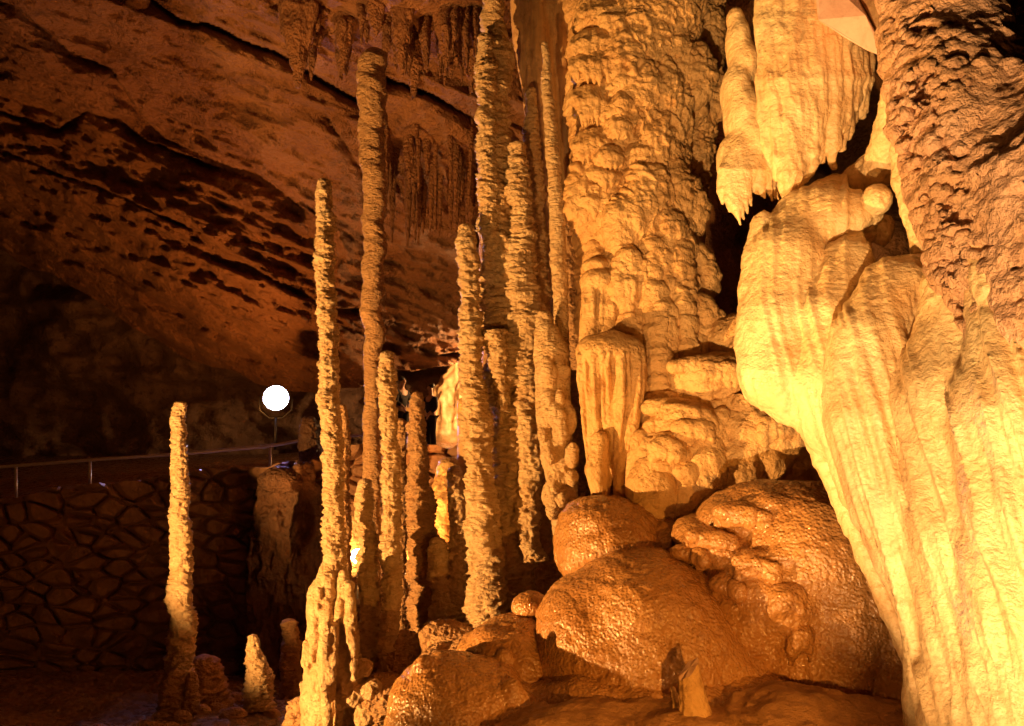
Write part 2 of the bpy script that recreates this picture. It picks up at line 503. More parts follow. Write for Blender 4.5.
def ceil_fn(U, v):
    # v 0..1 down to the lower lip, beyond 1 the rock curls back into the dark recess
    L = np.interp(U, LX, LYv) + 5 * noise(np.stack([U / 26, U * 0, U * 0], -1), seed=4)
    W = -160 + (L + 160) * np.clip(v, 0, 1)
    Y = ceil_Y(U, W)
    k = np.clip(v - 1, 0, 1) / .12
    return P(U, W - 3 * k, Y + 6 * k ** 1.3)
o = heightfield('ceiling', ceil_fn, -260, 690, 560, 0, 1.12, 380, M['ceiling'], 'structure')

def back_fn(U, W):
    q = np.stack([U, W, 0 * U], -1)
    Y = 25.5 - 1.2 * (W - 250) / 200 + 1.0 * fbm(q, (1 / 90, 1 / 60, 1), 3, 41) - .35 * ridge(q, (1 / 40, 1 / 26, 1), 4, 43)
    return P(U, W, Y)
heightfield('wall_back', back_fn, -300, 760, 300, 150, 560, 150, M['back'], 'structure')

TX = [-300, 0, 60, 130, 200, 270, 300, 345, 600, 760]
TY = [530, 499, 487, 483, 471, 464, 462, 446, 446, 450]
def wall_Yb(U): return 12.2 - .0016 * (U + 100) * 1.2
def mas_fn(U, v):
    top = np.interp(U, TX, TY) + 3 * noise(np.stack([U / 14, U * 0, U * 0], -1), seed=51)
    Yb = wall_Yb(U)
    W = top + (720 - top) * np.clip(v, 0, 1)
    p = P(U, W, Yb)
    q = p.copy(); q[..., 2] += .10 * noise(p, (1.1, 1.1, 1.1), 55)
    q[..., 1] *= 0
    f1, f2, cid = worley(q, (2.3, 1, 4.4), 60)
    pl = np.clip((f2 - f1) / .22, 0, 1); pl = pl * pl * (3 - 2 * pl)
    dep = -.16 * pl + (cid - .5) * .16 + .02 * fbm(q, (6, 6, 6), 3, 61) + .18 * fbm(q, (.6, .6, .6), 2, 62)
    return P(U, W, Yb + dep)
heightfield('retaining_wall', mas_fn, -260, 640, 820, 0, 1, 260, M['masonry'], 'structure')

def walk_fn(U, t):
    top = np.interp(U, TX, TY)
    p = P(U, top + 3, wall_Yb(U) - .02)
    Y = wall_Yb(U) - .02 + t * 14
    x = (U - 512) / F * Y
    far = .55 - .5 * np.clip((400 - U) / 120, 0, 1)
    z = (p[..., 2] - .3) * (1 - t) + far * t + .03 * fbm(np.stack([x, Y, 0 * x], -1), (1.5, 1.5, 1), 3, 65)
    return np.stack([x, Y, z], -1)
heightfield('walkway', walk_fn, -300, 760, 160, 0, 1, 90, M['floor'], 'structure')

def floor_z(x, Y):
    q = np.stack([x, Y, 0 * x], -1)
    z = -1.43 - (Y - 7.5) * .19
    return z + .07 * fbm(q, (1.1, 1.1, 1), 4, 71) + .04 * ridge(q, (3.1, 3.1, 1), 2, 72)
def floor_fn(x, Y):
    return np.stack([x, Y, floor_z(x, Y)], -1)
heightfield('floor', floor_fn, -9, 5, 360, 3.0, 12.8, 260, M['floor'], 'structure')
# ================================================================== STALAGMITES AND COLUMNS
def stal(pts, mat, label, cat='stalagmite', name='stalagmite', group=None, **kw):
    return meta(shaft(name, pts, M[mat], **kw), label, cat, group)

stal([(179, 401, 8.6, 5), (179, 440, 8.6, 6), (180, 500, 8.6, 7), (181, 560, 8.6, 8.5), (181, 600, 8.6, 9.5), (181, 640, 8.6, 10.5), (180, 712, 8.6, 10)], 'stal',
     'slender stalagmite standing alone at the far left in front of the rubble wall', seed=1, ringlen=8, ring=.08, lump=.16)
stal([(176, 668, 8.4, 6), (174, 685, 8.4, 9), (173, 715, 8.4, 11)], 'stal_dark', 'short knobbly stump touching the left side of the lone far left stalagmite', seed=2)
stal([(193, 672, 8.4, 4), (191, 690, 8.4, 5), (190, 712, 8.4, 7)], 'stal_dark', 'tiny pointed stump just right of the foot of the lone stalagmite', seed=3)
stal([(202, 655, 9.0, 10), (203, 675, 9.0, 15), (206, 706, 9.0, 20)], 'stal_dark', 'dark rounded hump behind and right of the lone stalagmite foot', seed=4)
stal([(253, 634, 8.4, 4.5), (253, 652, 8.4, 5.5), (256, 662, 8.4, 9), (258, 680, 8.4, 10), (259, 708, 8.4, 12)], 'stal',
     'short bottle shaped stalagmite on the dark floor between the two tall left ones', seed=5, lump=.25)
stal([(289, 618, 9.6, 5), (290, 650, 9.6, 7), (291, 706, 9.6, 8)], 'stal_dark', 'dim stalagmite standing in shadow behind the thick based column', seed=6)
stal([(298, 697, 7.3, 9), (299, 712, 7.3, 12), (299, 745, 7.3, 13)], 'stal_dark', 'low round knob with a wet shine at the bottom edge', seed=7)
stal([(303, 681, 7.2, 3), (306, 692, 7.2, 3.5), (313, 712, 7.2, 5), (316, 735, 7.2, 6)], 'stal', 'small curled finger of rock beside the thick stalagmite base', seed=8)

t = empty('stalagmite', P(335, 745, 7.0), 'tall thin stalagmite on a thick lumpy base, second tall one from the left', 'stalagmite')
shaft('upper_shaft', [(324, 178, 7, 5.5), (325, 230, 7, 7.5), (326, 290, 7, 7.5), (328, 350, 7, 7.5), (331, 420, 7, 8), (333, 480, 7, 8.5), (333, 540, 7, 8.5), (335, 600, 7, 10)], M['stal'], t, seed=10, ringlen=11, ring=.11)
g = grid_px(290, 385, 560, 800, 6.2, 7.8, .009)
g.tube([(333, 555, 7, 8), (333, 575, 7, 14), (331, 598, 7, 22), (332, 640, 7, 25), (334, 700, 7, 30), (336, 790, 7, 36)], .03)
R = np.random.default_rng(5)
for k in range(26):
    x = R.uniform(308, 358); y = R.uniform(575, 650); l = R.uniform(30, 90); r = R.uniform(3, 6)
    Y = g.surf(x, y + l * .3)
    if Y: g.tube([(x, y, Y + .01, r), (x + R.uniform(-3, 3), y + l * .5, Y - .02, r * 1.1), (x + R.uniform(-4, 6), y + l, Y + .0, r * .8)], .02)
for x, y, r in [(347, 675, 12), (362, 668, 10), (352, 695, 14), (338, 690, 10), (370, 690, 11), (365, 712, 14), (325, 720, 12)]:
    g.ell(x, y, 6.75, r, r * .9, m(r, 6.8), .03)
def knob_disp(a, f=1.0, seed=0, vert=1.0):
    def fn(V, N):
        d = a * fbm(V, (9 * f, 9 * f, 9 * f * vert), 3, seed) + a * .7 * ridge(V, (22 * f, 22 * f, 22 * f * vert), 2, seed + 4)
        return N * d[:, None]
    return fn
g.obj('base', M['stal'], knob_disp(.010, 1, 3, .6), t)
stal([(343, 404, 7.7, 3), (344, 440, 7.7, 5), (344, 500, 7.7, 5), (345, 620, 7.7, 6)], 'stal_dark', 'thin reddish stalagmite hidden just right of the tall thick based one', seed=11)

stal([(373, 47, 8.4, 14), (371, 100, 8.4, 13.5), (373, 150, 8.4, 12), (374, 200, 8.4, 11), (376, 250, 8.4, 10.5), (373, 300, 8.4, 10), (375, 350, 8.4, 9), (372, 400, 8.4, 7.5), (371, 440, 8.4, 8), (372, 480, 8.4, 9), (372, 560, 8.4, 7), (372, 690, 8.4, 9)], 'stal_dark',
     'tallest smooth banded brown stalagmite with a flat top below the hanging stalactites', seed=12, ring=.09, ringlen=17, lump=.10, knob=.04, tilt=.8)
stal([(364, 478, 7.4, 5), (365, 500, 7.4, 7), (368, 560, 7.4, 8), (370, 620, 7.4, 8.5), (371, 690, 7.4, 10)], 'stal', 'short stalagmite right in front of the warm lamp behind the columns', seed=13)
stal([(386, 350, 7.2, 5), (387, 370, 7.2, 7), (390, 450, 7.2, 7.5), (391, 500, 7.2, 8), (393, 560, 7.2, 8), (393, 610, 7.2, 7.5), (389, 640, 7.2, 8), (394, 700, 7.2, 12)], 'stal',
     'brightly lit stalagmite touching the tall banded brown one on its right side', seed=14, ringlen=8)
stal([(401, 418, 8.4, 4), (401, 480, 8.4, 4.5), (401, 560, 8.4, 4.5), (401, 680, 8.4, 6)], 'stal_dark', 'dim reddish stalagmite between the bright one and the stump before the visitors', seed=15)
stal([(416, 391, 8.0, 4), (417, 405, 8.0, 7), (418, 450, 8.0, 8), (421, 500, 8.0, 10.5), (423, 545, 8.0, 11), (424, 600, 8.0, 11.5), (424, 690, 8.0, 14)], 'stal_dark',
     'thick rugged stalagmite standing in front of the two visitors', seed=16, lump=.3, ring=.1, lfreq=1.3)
stal([(438, 537, 7.6, 6), (439, 555, 7.6, 8), (441, 580, 7.6, 8), (442, 635, 7.6, 10)], 'stal', 'small blunt stalagmite right of the thick rugged one, the shortest of its row', seed=17)
stal([(455, 465, 7.6, 5), (457, 490, 7.6, 7), (458, 540, 7.6, 7), (456, 580, 7.6, 8), (455, 630, 7.6, 8)], 'stal', 'knotty stalagmite with a top at half height between blunt one and tall gold one', seed=18)
stal([(466, 223, 7.0, 5), (467, 245, 7.0, 8), (472, 320, 7.0, 9), (473, 370, 7.0, 10), (475, 420, 7.0, 12), (480, 470, 7.0, 11), (484, 520, 7.0, 12), (487, 570, 7.0, 14), (488, 650, 7.0, 16)], 'stal',
     'tall golden stalagmite with a pointed free top left of the pillars reaching the roof', seed=19, lump=.24)
t = empty('stone_column', P(518, 620, 7.25), 'thick rough column reaching the roof with a side spire on its left', 'column')
shaft('main_shaft', [(493, -60, 7.25, 8), (494, 20, 7.25, 8), (496, 50, 7.25, 11), (495, 120, 7.25, 12), (498, 180, 7.25, 13), (501, 240, 7.25, 15), (500, 300, 7.25, 16), (506, 360, 7.25, 17), (509, 420, 7.25, 16), (512, 480, 7.25, 16), (517, 620, 7.25, 16)], M['stal'], t, seed=20, lump=.3, cap=False, N=38)
shaft('side_spire', [(484, 33, 7.1, 5), (486, 60, 7.1, 8), (487, 120, 7.1, 8), (489, 200, 7.1, 8), (492, 260, 7.15, 7)], M['stal'], t, seed=21, lump=.3, ringlen=6)
shaft('drip_spike', [(497, 330, 7.0, 10), (498, 360, 7.0, 8), (502, 400, 7.05, 5), (501, 425, 7.05, 2)], M['stal'], t, seed=22, cap=False, tipcap=True)
stal([(516, 140, 7.1, 6), (517, 170, 7.1, 9), (521, 220, 7.1, 10), (524, 270, 7.1, 12), (525, 320, 7.1, 13), (527, 370, 7.1, 11), (528, 420, 7.1, 10), (530, 560, 7.1, 10)], 'stal',
     'rough golden stalagmite crowded between the thick rough column and the pale thin one', seed=23, lump=.3)
stal([(531, 88, 7.35, 4), (531, 130, 7.35, 6), (534, 200, 7.35, 8), (538, 260, 7.35, 9), (541, 310, 7.35, 9), (543, 420, 7.35, 9)], 'stal', 'dull stalagmite rising against the hanging curtain left of the pale thin one', seed=24, lump=.25)
stal([(545, 41, 6.8, 3), (547, 80, 6.8, 5), (551, 130, 6.8, 6), (556, 180, 6.8, 7), (558, 230, 6.8, 7.5), (559, 290, 6.8, 7), (562, 345, 6.8, 6.5)], 'stal', 'pale slim stalagmite in front of the hanging curtain, rising nearly to the roof', seed=25, lump=.12, knob=.06, ring=.09)
stal([(566, 205, 7.0, 4), (568, 260, 7.0, 6), (573, 320, 7.0, 6), (579, 370, 7.0, 6)], 'stal_dark', 'thin brown stalagmite right of the pale slim one, against the big flowstone', seed=26)
t = empty('stalagmite', P(562, 540, 6.6), 'stout club shaped stalagmite with a knob on top below the pale slim one', 'stalagmite')
g = grid_px(520, 600, 300, 550, 6.1, 7.1, .008)
g.tube([(547, 335, 6.6, 13), (551, 355, 6.6, 17), (552, 380, 6.6, 17), (554, 420, 6.6, 17), (558, 460, 6.6, 15), (562, 490, 6.65, 14), (563, 530, 6.7, 10)], .03)
R = np.random.default_rng(15)
for k in range(70):
    x = R.uniform(533, 578); y = 345 + 165 * R.random()
    Y = g.surf(x, y)
    if Y: r = R.uniform(4, 7.5); g.ell(x, y, Y, r, r * R.uniform(1.1, 2.2), m(r * .9, Y), .012)
g.obj('lumpy_shaft', M['stal'], knob_disp(.006, 1, 6), t)
shaft('knob', [(545, 310, 6.62, 4), (545, 320, 6.62, 7), (546, 340, 6.62, 9)], M['stal'], t, seed=28)

# dark rock standing behind the crowd of columns
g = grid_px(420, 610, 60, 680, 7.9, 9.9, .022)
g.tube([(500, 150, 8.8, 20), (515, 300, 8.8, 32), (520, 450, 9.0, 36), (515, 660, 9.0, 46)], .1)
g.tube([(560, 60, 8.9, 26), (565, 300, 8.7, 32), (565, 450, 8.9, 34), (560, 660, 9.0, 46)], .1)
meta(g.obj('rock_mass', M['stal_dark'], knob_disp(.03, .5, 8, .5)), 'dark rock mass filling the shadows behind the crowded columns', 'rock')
g = grid_px(405, 490, 400, 660, 8.9, 10.4, .02)
g.tube([(450, 470, 9.7, 13), (448, 500, 9.6, 17), (445, 540, 9.6, 20), (440, 640, 9.5, 30)], .08)
g.tube([(464, 404, 9.9, 6), (466, 500, 9.8, 10), (462, 640, 9.5, 20)], .05)
meta(g.obj('flowstone_mound', M['flow'], knob_disp(.015, .6, 9, .4)), 'smooth orange flowstone seen through the gap below the visitors', 'flowstone')

# boulders around the column feet
def boulder(px, py, Y, rx, ry, rd, mat, label, seed, lumps=5, cat='rock', name='boulder', amp=.015, f=1.0):
    g = grid_px(px - rx * 1.5 - 4, px + rx * 1.5 + 4, py - ry * 1.5 - 4, py + ry * 1.5 + 4, Y - rd * 1.5 - .05, Y + rd * 1.5 + .05, max(.007, m(rx, Y) / 34))
    R = np.random.default_rng(seed)
    g.ell(px, py, Y, rx, ry, rd, .03)
    for k in range(lumps):
        a = R.uniform(0, 6.28); q = R.uniform(.35, .6)
        g.ell(px + rx * .6 * math.cos(a), py + ry * .5 * math.sin(a), Y - rd * R.uniform(-.1, .5), rx * q, ry * q * 1.1, rd * q, .03)
    return meta(g.obj(name, M[mat], knob_disp(amp, f, seed)), label, cat)
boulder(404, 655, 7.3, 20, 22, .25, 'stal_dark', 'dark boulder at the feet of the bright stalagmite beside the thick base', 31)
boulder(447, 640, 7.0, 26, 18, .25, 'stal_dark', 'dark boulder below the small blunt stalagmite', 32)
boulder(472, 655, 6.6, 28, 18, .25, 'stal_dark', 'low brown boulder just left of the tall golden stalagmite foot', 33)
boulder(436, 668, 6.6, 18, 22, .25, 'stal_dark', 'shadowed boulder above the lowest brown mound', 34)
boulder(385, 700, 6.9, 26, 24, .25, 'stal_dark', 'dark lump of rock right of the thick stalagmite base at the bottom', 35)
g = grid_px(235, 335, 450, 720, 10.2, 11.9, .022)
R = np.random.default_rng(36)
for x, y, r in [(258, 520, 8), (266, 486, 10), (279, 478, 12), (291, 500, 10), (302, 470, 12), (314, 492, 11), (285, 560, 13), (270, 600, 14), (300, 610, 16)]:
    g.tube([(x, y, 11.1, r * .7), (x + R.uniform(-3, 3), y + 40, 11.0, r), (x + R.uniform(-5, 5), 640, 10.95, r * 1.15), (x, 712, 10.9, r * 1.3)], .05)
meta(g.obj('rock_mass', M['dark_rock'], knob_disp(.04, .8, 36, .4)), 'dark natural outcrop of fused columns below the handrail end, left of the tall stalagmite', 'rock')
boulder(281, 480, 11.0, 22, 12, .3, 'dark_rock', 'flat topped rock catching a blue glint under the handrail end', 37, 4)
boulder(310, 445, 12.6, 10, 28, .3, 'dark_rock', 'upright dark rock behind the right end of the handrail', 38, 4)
for i, (x, y, r) in enumerate([(236, 700, 8), (233, 716, 9), (200, 712, 8), (215, 708, 5), (160, 716, 6), (272, 716, 7), (183, 718, 7)]):
    Yf = 7.5
    for _ in range(12):
        z = P(x, y, Yf)[2]; Yf += (z - floor_z(P(x, y, Yf)[0], np.array(Yf))) * 2.0
    boulder(x, y, float(Yf), r * 1.3, r * .8, m(r, 8), 'stal_dark', ['small brown stone on the wet floor left of the bottle shaped stalagmite',
        'brown stone nearer the bottom edge below the bottle shaped stalagmite', 'flat stone beside the foot of the lone stalagmite', 'pebble on the shiny floor right of the lone stalagmite',
        'stone left of the stump by the lone stalagmite', 'stone near the bottom edge left of the low round knob', 'small stone in front of the lone stalagmite foot'][i], 40 + i, 3, cat='stone', name='stone', amp=.006, f=2)

# ------------------------------------------------------------------ stalactites on the far ceiling
R = np.random.default_rng(21)
hang = []
for k in range(34): hang.append((R.uniform(384, 482), R.uniform(8, 48), R.uniform(22, 62), R.uniform(2.2, 5), 0))
for k in range(40): hang.append((R.uniform(384, 476), R.uniform(122, 185), R.uniform(28, 80), R.uniform(1.6, 4), 1))
for k in range(14): hang.append((R.uniform(286, 372), R.uniform(5, 50), R.uniform(16, 42), R.uniform(2, 5), 2))
for i, (x, y, l, r, z) in enumerate(hang):
    Y = float(ceil_Y(np.array(x), np.array(y))) - .02
    g2 = ['far ceiling stalactites in the brown upper cluster', 'far ceiling stalactites in the fringe above the pointed golden stalagmite', 'far ceiling stalactites around the flat topped brown stalagmite'][z]
    lb = ['small brown stalactite in the upper cluster hanging at top centre', 'thin stalactite in the lower hanging fringe at upper centre', 'short stalactite on the ceiling around the tallest brown stalagmite top'][z]
    stal([(x, y - 6, Y + .1, r * 1.3), (x + .2, y + l * .4, Y - .1, r), (x + R.uniform(-2, 2), y + l, Y - .15, .7)], 'ceiling', lb, 'stalactite', 'stalactite', g2, seed=200 + i, N=12, step=2.4, cap=False, tipcap=True, ring=.06, lump=.25)
def fluted(px, y0, y1, Y, w, label, seed, tips=6):
    g = grid_px(px - w * 1.5, px + w * 1.5, y0 - 15, y1 + 8, Y - .8, Y + .8, .02)
    R = np.random.default_rng(seed)
    g.tube([(px, y0 - 8, Y, w * .95), (px, y0 + (y1 - y0) * .35, Y, w * .8), (px, y0 + (y1 - y0) * .7, Y, w * .38), (px, y1, Y, 1.5)], .08)
    for k in range(tips * 2):
        a = R.uniform(-1, 1); x = px + a * w * .9
        e = y0 + (y1 - y0) * (1 - abs(a) * .6) * R.uniform(.6, .95)
        g.tube([(x, y0, Y - m(w, Y) * math.sqrt(1 - a * a * .9) * .8, 3.2), (x - a * 3, e, Y - m(w, Y) * .35, 1.2)], .03)
    return meta(g.obj('stalactite', M['ceiling'], knob_disp(.02, .6, seed, .4)), label, 'stalactite')
fluted(298, 4, 86, float(ceil_Y(np.array(298.), np.array(10.))) - .2, 19, 'large fluted brown stalactite hanging left of the tallest brown stalagmite', 301)
fluted(343, 22, 72, float(ceil_Y(np.array(343.), np.array(25.))) - .1, 9, 'medium fluted stalactite between the largest one and the flat topped stalagmite', 302)
fluted(376, -8, 36, float(ceil_Y(np.array(376.), np.array(10.))) - .2, 10, 'fluted stalactite hanging right above the flat topped brown stalagmite', 303)
fluted(402, 10, 80, float(ceil_Y(np.array(402.), np.array(20.))) - .2, 12, 'fluted dark stalactite above and right of the flat topped stalagmite', 304)
fluted(414, 40, 96, float(ceil_Y(np.array(414.), np.array(45.))) - .3, 12, 'dark fluted stalactite lowest in the upper brown cluster', 305)
fluted(447, 5, 66, float(ceil_Y(np.array(447.), np.array(20.))) - .2, 15, 'broad fluted stalactite in the middle of the upper brown cluster', 306)
fluted(472, 30, 92, float(ceil_Y(np.array(472.), np.array(40.))) - .2, 10, 'fluted stalactite just left of the thick rough column top', 307)
# ================================================================== BIG CENTRAL FLOWSTONE
def flow_disp(a=.006, f=1.0, seed=0, vert=.6, gour=0.0, dome=0.0):
    def fn(V, N):
        d = a * fbm(V, (8 * f, 8 * f, 8 * f * vert), 3, seed)
        if dome:
            u, v = V[:, 0] + .3 * V[:, 1], V[:, 2] + .3 * V[:, 1] + .03 * noise(V, (5, 5, 5), seed)
            d = d + dome * (scales(u, v, .30, .36, seed, 'dome') + .6 * scales(u, v, .12, .16, seed + 3, 'dome') + .15 * ridge(V, (22, 22, 6), 2, seed))
        if gour:
            q = V.copy(); q[:, 2] += .02 * noise(V, (9, 9, 9), seed + 2)
            f1, f2, cid = worley(q, (17 * f, 17 * f, 13 * f), seed + 5)
            d = d + gour * (np.clip(1 - f1 * 1.2, 0, 1) ** .6 - .5)
        return N * d[:, None]
    return fn

t_col = empty('flowstone_column', P(650, 420, 6.9), 'massive terraced golden flowstone column rising to the roof at centre', 'flowstone')
g = grid_px(562, 752, -50, 440, 6.05, 8.0, .0115)
g.tube([(640, -70, 7.3, 50), (632, 30, 7.25, 52), (628, 100, 7.2, 53), (632, 170, 7.15, 50), (634, 240, 7.1, 56), (640, 300, 7.05, 58), (655, 360, 7.0, 66), (668, 430, 6.9, 74)], .06)
g.tube([(690, -70, 7.45, 30), (692, 60, 7.45, 24), (688, 150, 7.45, 18), (684, 240, 7.4, 12), (684, 330, 7.3, 14)], .05)
g.ell(655, 25, 7.05, 40, 50, .35, .08)
g.tube([(640, 10, 6.95, 14), (668, 60, 6.95, 16), (690, 110, 7.1, 12)], .08)
R = np.random.default_rng(3)
for k in range(80):
    x = R.uniform(584, 715); y = R.uniform(-20, 380)
    Y = g.surf(x, y)
    if Y: w = R.uniform(10, 20); g.ellw(P(x, y, Y + .05), (m(w, Y), m(w, Y) * .6, m(w * 1.5, Y)), .04)
for i, x0 in enumerate(range(600, 698, 13)):           # lower ribs
    if i % 2: continue
    xs = [x0, x0 + 5, x0 + 14]; ys = [250, 330, 420]
    g.tube([(x, y, (g.surf(x, y) or 6.8) + m(7, 6.8) * .5, 8) for x, y in zip(xs, ys)], .02)
def column_disp(V, N):
    U, W = proj(V)
    lo = np.clip((W - 205) / 50, 0, 1); rt = np.clip((U - 668) / 18, 0, 1)
    u, v = V[:, 0] + .4 * V[:, 1], V[:, 2] + .03 * noise(V, (5, 5, 5), 7)
    big = scales(u, v, .26, .30, 1, 'thatch'); mid = scales(u, v, .12, .13, 2, 'thatch'); sm = scales(u, v, .055, .06, 3, 'thatch')
    d1 = scales(u, v, .15, .34, 4, 'dome'); d2 = scales(u, v, .075, .12, 5, 'dome')
    fl = ridge(V, (26, 26, 5), 2, 8)
    d = (1 - lo) * (1 - rt) * (.085 * big + .05 * mid + .02 * sm + .007 * fl) + (1 - lo) * rt * (.04 * mid + .04 * d2 + .025 * sm + .012 * ridge(V, (11, 11, 16), 3, 9))
    d = d + lo * (.085 * d1 + .04 * d2 + .01 * sm + .003 * fl)
    return N * (d + .006 * fbm(V, (8, 8, 6), 3, 1))[:, None]
g.obj('column_body', M['flow'], column_disp, t_col)

def shelf(cx, yt, w, h, Y, parent, seed, prot=.16, taper=.8, mat='flow', cap=.45, fr=3.0):
    """overhanging lip: rounded cap with a fringe of drips below its rim"""
    R = np.random.default_rng(seed)
    g = grid_px(cx - w * .75 - 6, cx + w * .75 + 6, yt - 8, yt + h + 14, Y - prot * 1.6, Y + prot * 1.8 + .1, .0075)
    n = int(w / 2.7)
    g.ell(cx, yt + h * .34, Y + prot * .45, w * .48, h * .32, prot * .9, .02)
    tilt_ = R.uniform(-.12, .12)
    for i in range(n):
        a = -1 + 2 * (i + .5) / n + R.uniform(-.04, .04)
        x = cx + a * w * .5
        Yr = Y - prot * (math.sqrt(max(0, 1 - a * a)) * .75 - .1)
        t0 = yt + h * (.10 + .30 * a * a) + a * tilt_ * w
        e = yt + h * (1 - (abs(a) ** 2) * (1 - taper)) * R.uniform(.70, 1.08) + a * tilt_ * w
        r = fr * R.uniform(.75, 1.15)
        g.tube([(x, t0, Yr + .06, r * 1.3), (x, t0 * .65 + e * .35, Yr + .005, r * 1.25), (x - a, t0 * .3 + e * .7, Yr + .005, r), (x - a * 2, e, Yr + .03, r * .35)], .013)
    return g.obj('drip_terrace', M[mat], flow_disp(.003, 2, seed, .5), parent)
for i, (cx, yt, w, h, Y) in enumerate([
    (612, -2, 60, 30, 6.88), (600, 28, 58, 32, 6.86), (606, 50, 74, 36, 6.82), (650, 52, 50, 40, 6.9),
    (596, 84, 52, 46, 6.82), (622, 92, 24, 26, 6.74), (620, 112, 26, 32, 6.74), (645, 96, 34, 40, 6.82), (596, 127, 46, 40, 6.80),
    (610, 146, 30, 26, 6.72), (640, 140, 36, 30, 6.76), (664, 118, 30, 36, 6.86), (605, 164, 34, 26, 6.74), (642, 162, 40, 30, 6.76), (670, 150, 26, 34, 6.86),
    (679, 208, 30, 52, 6.84), (598, 190, 46, 30, 6.80), (678, 182, 24, 26, 6.9)]):
    shelf(cx, yt, w, h, Y - .07, t_col, 60 + i)
shelf_pts = None

# upright block with straight drapes in front of the column
t = empty('rock_drapery', P(608, 505, 6.15), 'upright block of straight drapes standing before the column foot', 'drapery')
g = grid_px(566, 656, 322, 512, 5.8, 6.75, .0075)
g.tube([(594, 352, 6.3, 17), (594, 400, 6.3, 14), (600, 480, 6.3, 11), (601, 497, 6.3, 9)], .03)
g.tube([(612, 348, 6.25, 18), (612, 420, 6.25, 14), (614, 470, 6.3, 9)], .03)
g.tube([(628, 352, 6.25, 16), (628, 400, 6.2, 14), (624, 460, 6.2, 11), (622, 496, 6.2, 9)], .03)
g.ell(610, 352, 6.28, 33, 18, .24, .04)
R = np.random.default_rng(31)
for k in range(26):
    x = R.uniform(578, 643); y = 338 + .004 * (x - 610) ** 2 + R.uniform(0, 14); l = R.uniform(60, 130)
    Y = g.surf(x, y + 20)
    if Y: r = R.uniform(1.8, 3.8); g.tube([(x, y, (g.surf(x, y) or Y) + .01, r * .5), (x, y + 14, (g.surf(x, y + 14) or Y), r), (x + R.uniform(-2, 2), y + l * .5, (g.surf(x, y + l * .5) or Y) - .004, r), (x + (608 - x) * .2, y + l, (g.surf(x + (608 - x) * .2, min(y + l, 480)) or Y) + .005, r * .7)], .009)
g.tube([(600, 440, 6.12, 9), (596, 470, 6.1, 11), (600, 495, 6.12, 8)], .012)
g.obj('block_body', M['flow'], flow_disp(.004, 1.5, 12, .3), t)
g = grid_px(570, 634, 255, 345, 6.1, 6.95, .008)
g.tube([(593, 284, 6.62, 12), (592, 345, 6.55, 13)], .03); g.tube([(608, 280, 6.62, 12), (611, 340, 6.55, 13)], .03)
g.ell(600, 282, 6.62, 20, 14, .18, .04); g.ell(597, 266, 6.66, 15, 8, .16, .02)
R = np.random.default_rng(33)
for k in range(16):
    x = R.uniform(582, 620); Y = g.surf(x, 300)
    if Y: g.tube([(x, R.uniform(276, 296), Y + .03, 2.5), (x, 305, Y, 2.6), (x, R.uniform(312, 338), Y + .01, 2)], .015)
meta(g.obj('rock_drapery', M['flow'], flow_disp(.004, 1.5, 13, .3)), 'small square block of drapes on top of the larger upright block', 'drapery')

def add_lips(g, lips, R):
    """overhanging rounded rims with a short fringe of drips"""
    for cx, cy, w, h in lips:
        Y = g.surf(cx, cy)
        if Y is None: continue
        pts = []
        for i in range(int(w / 3.6)):
            a = -1 + 2 * (i + .5) / int(w / 3.6); x = cx + a * w * .46; Ys = g.surf(x, cy + h * .3)
            if Ys: pts.append((x, a, Ys))
        g.ell(cx, cy, Y + .005, w * .5, h * .38, .075, .02)
        for x, a, Ys in pts:
            t0 = cy + h * .3 * a * a
            g.tube([(x, t0, Ys - .035, 2.6), (x, t0 + h * .4, Ys - .05, 2.3), (x, t0 + h * R.uniform(.55, 1.0), Ys - .02, 1.0)], .012)
# rounded shelves between the column and the lower mounds
t = empty('flowstone_mound', P(715, 525, 6.0), 'nested brain-like domes below the big flowstone column', 'flowstone')
g = grid_px(628, 850, 295, 540, 5.2, 7.2, .0105)
for a in [(700, 420, 6.55, 62, 58, .5), (712, 384, 6.3, 42, 22, .30), (690, 372, 6.4, 30, 12, .22), (722, 366, 6.4, 28, 12, .25), (660, 470, 6.2, 34, 48, .32), (690, 430, 6.15, 40, 26, .32), (664, 405, 6.3, 24, 13, .2),
          (672, 462, 6.0, 26, 30, .22), (700, 470, 6.0, 26, 44, .25), (655, 492, 5.95, 26, 34, .2), (684, 496, 5.95, 20, 34, .2), (667, 441, 5.92, 12, 7, .12), (676, 456, 5.88, 13, 8, .13), (684, 472, 5.86, 15, 12, .13), (661, 466, 5.88, 14, 7, .1),
          (745, 432, 6.1, 34, 30, .3), (775, 440, 6.05, 34, 26, .3), (740, 470, 5.98, 26, 36, .22), (800, 450, 6.1, 34, 30, .25), (768, 462, 5.95, 22, 24, .2), (722, 345, 6.6, 24, 24, .3), (738, 350, 6.5, 20, 34, .3), (765, 480, 6.1, 60, 40, .3), (830, 470, 6.1, 40, 36, .3)]:
    g.ell(*a, .014)
for p in [[(720, 420, 5.98, 10), (716, 450, 5.95, 9), (718, 505, 5.9, 11)], [(733, 425, 5.98, 8), (730, 470, 5.95, 7), (731, 500, 5.9, 9)], [(765, 440, 5.92, 8), (768, 490, 5.9, 7)], [(785, 440, 5.95, 7), (786, 480, 5.9, 6)]]:
    g.tube(p, .015)
R = np.random.default_rng(35)
for k in range(90):
    x = R.uniform(640, 830); y = R.uniform(360, 500); Y = g.surf(x, y)
    if Y: w = R.uniform(5, 11); g.ellw(P(x, y + 4, Y + .025), (m(w, Y), m(w, Y) * .55, m(w * R.uniform(.8, 1.6), Y)), .012)
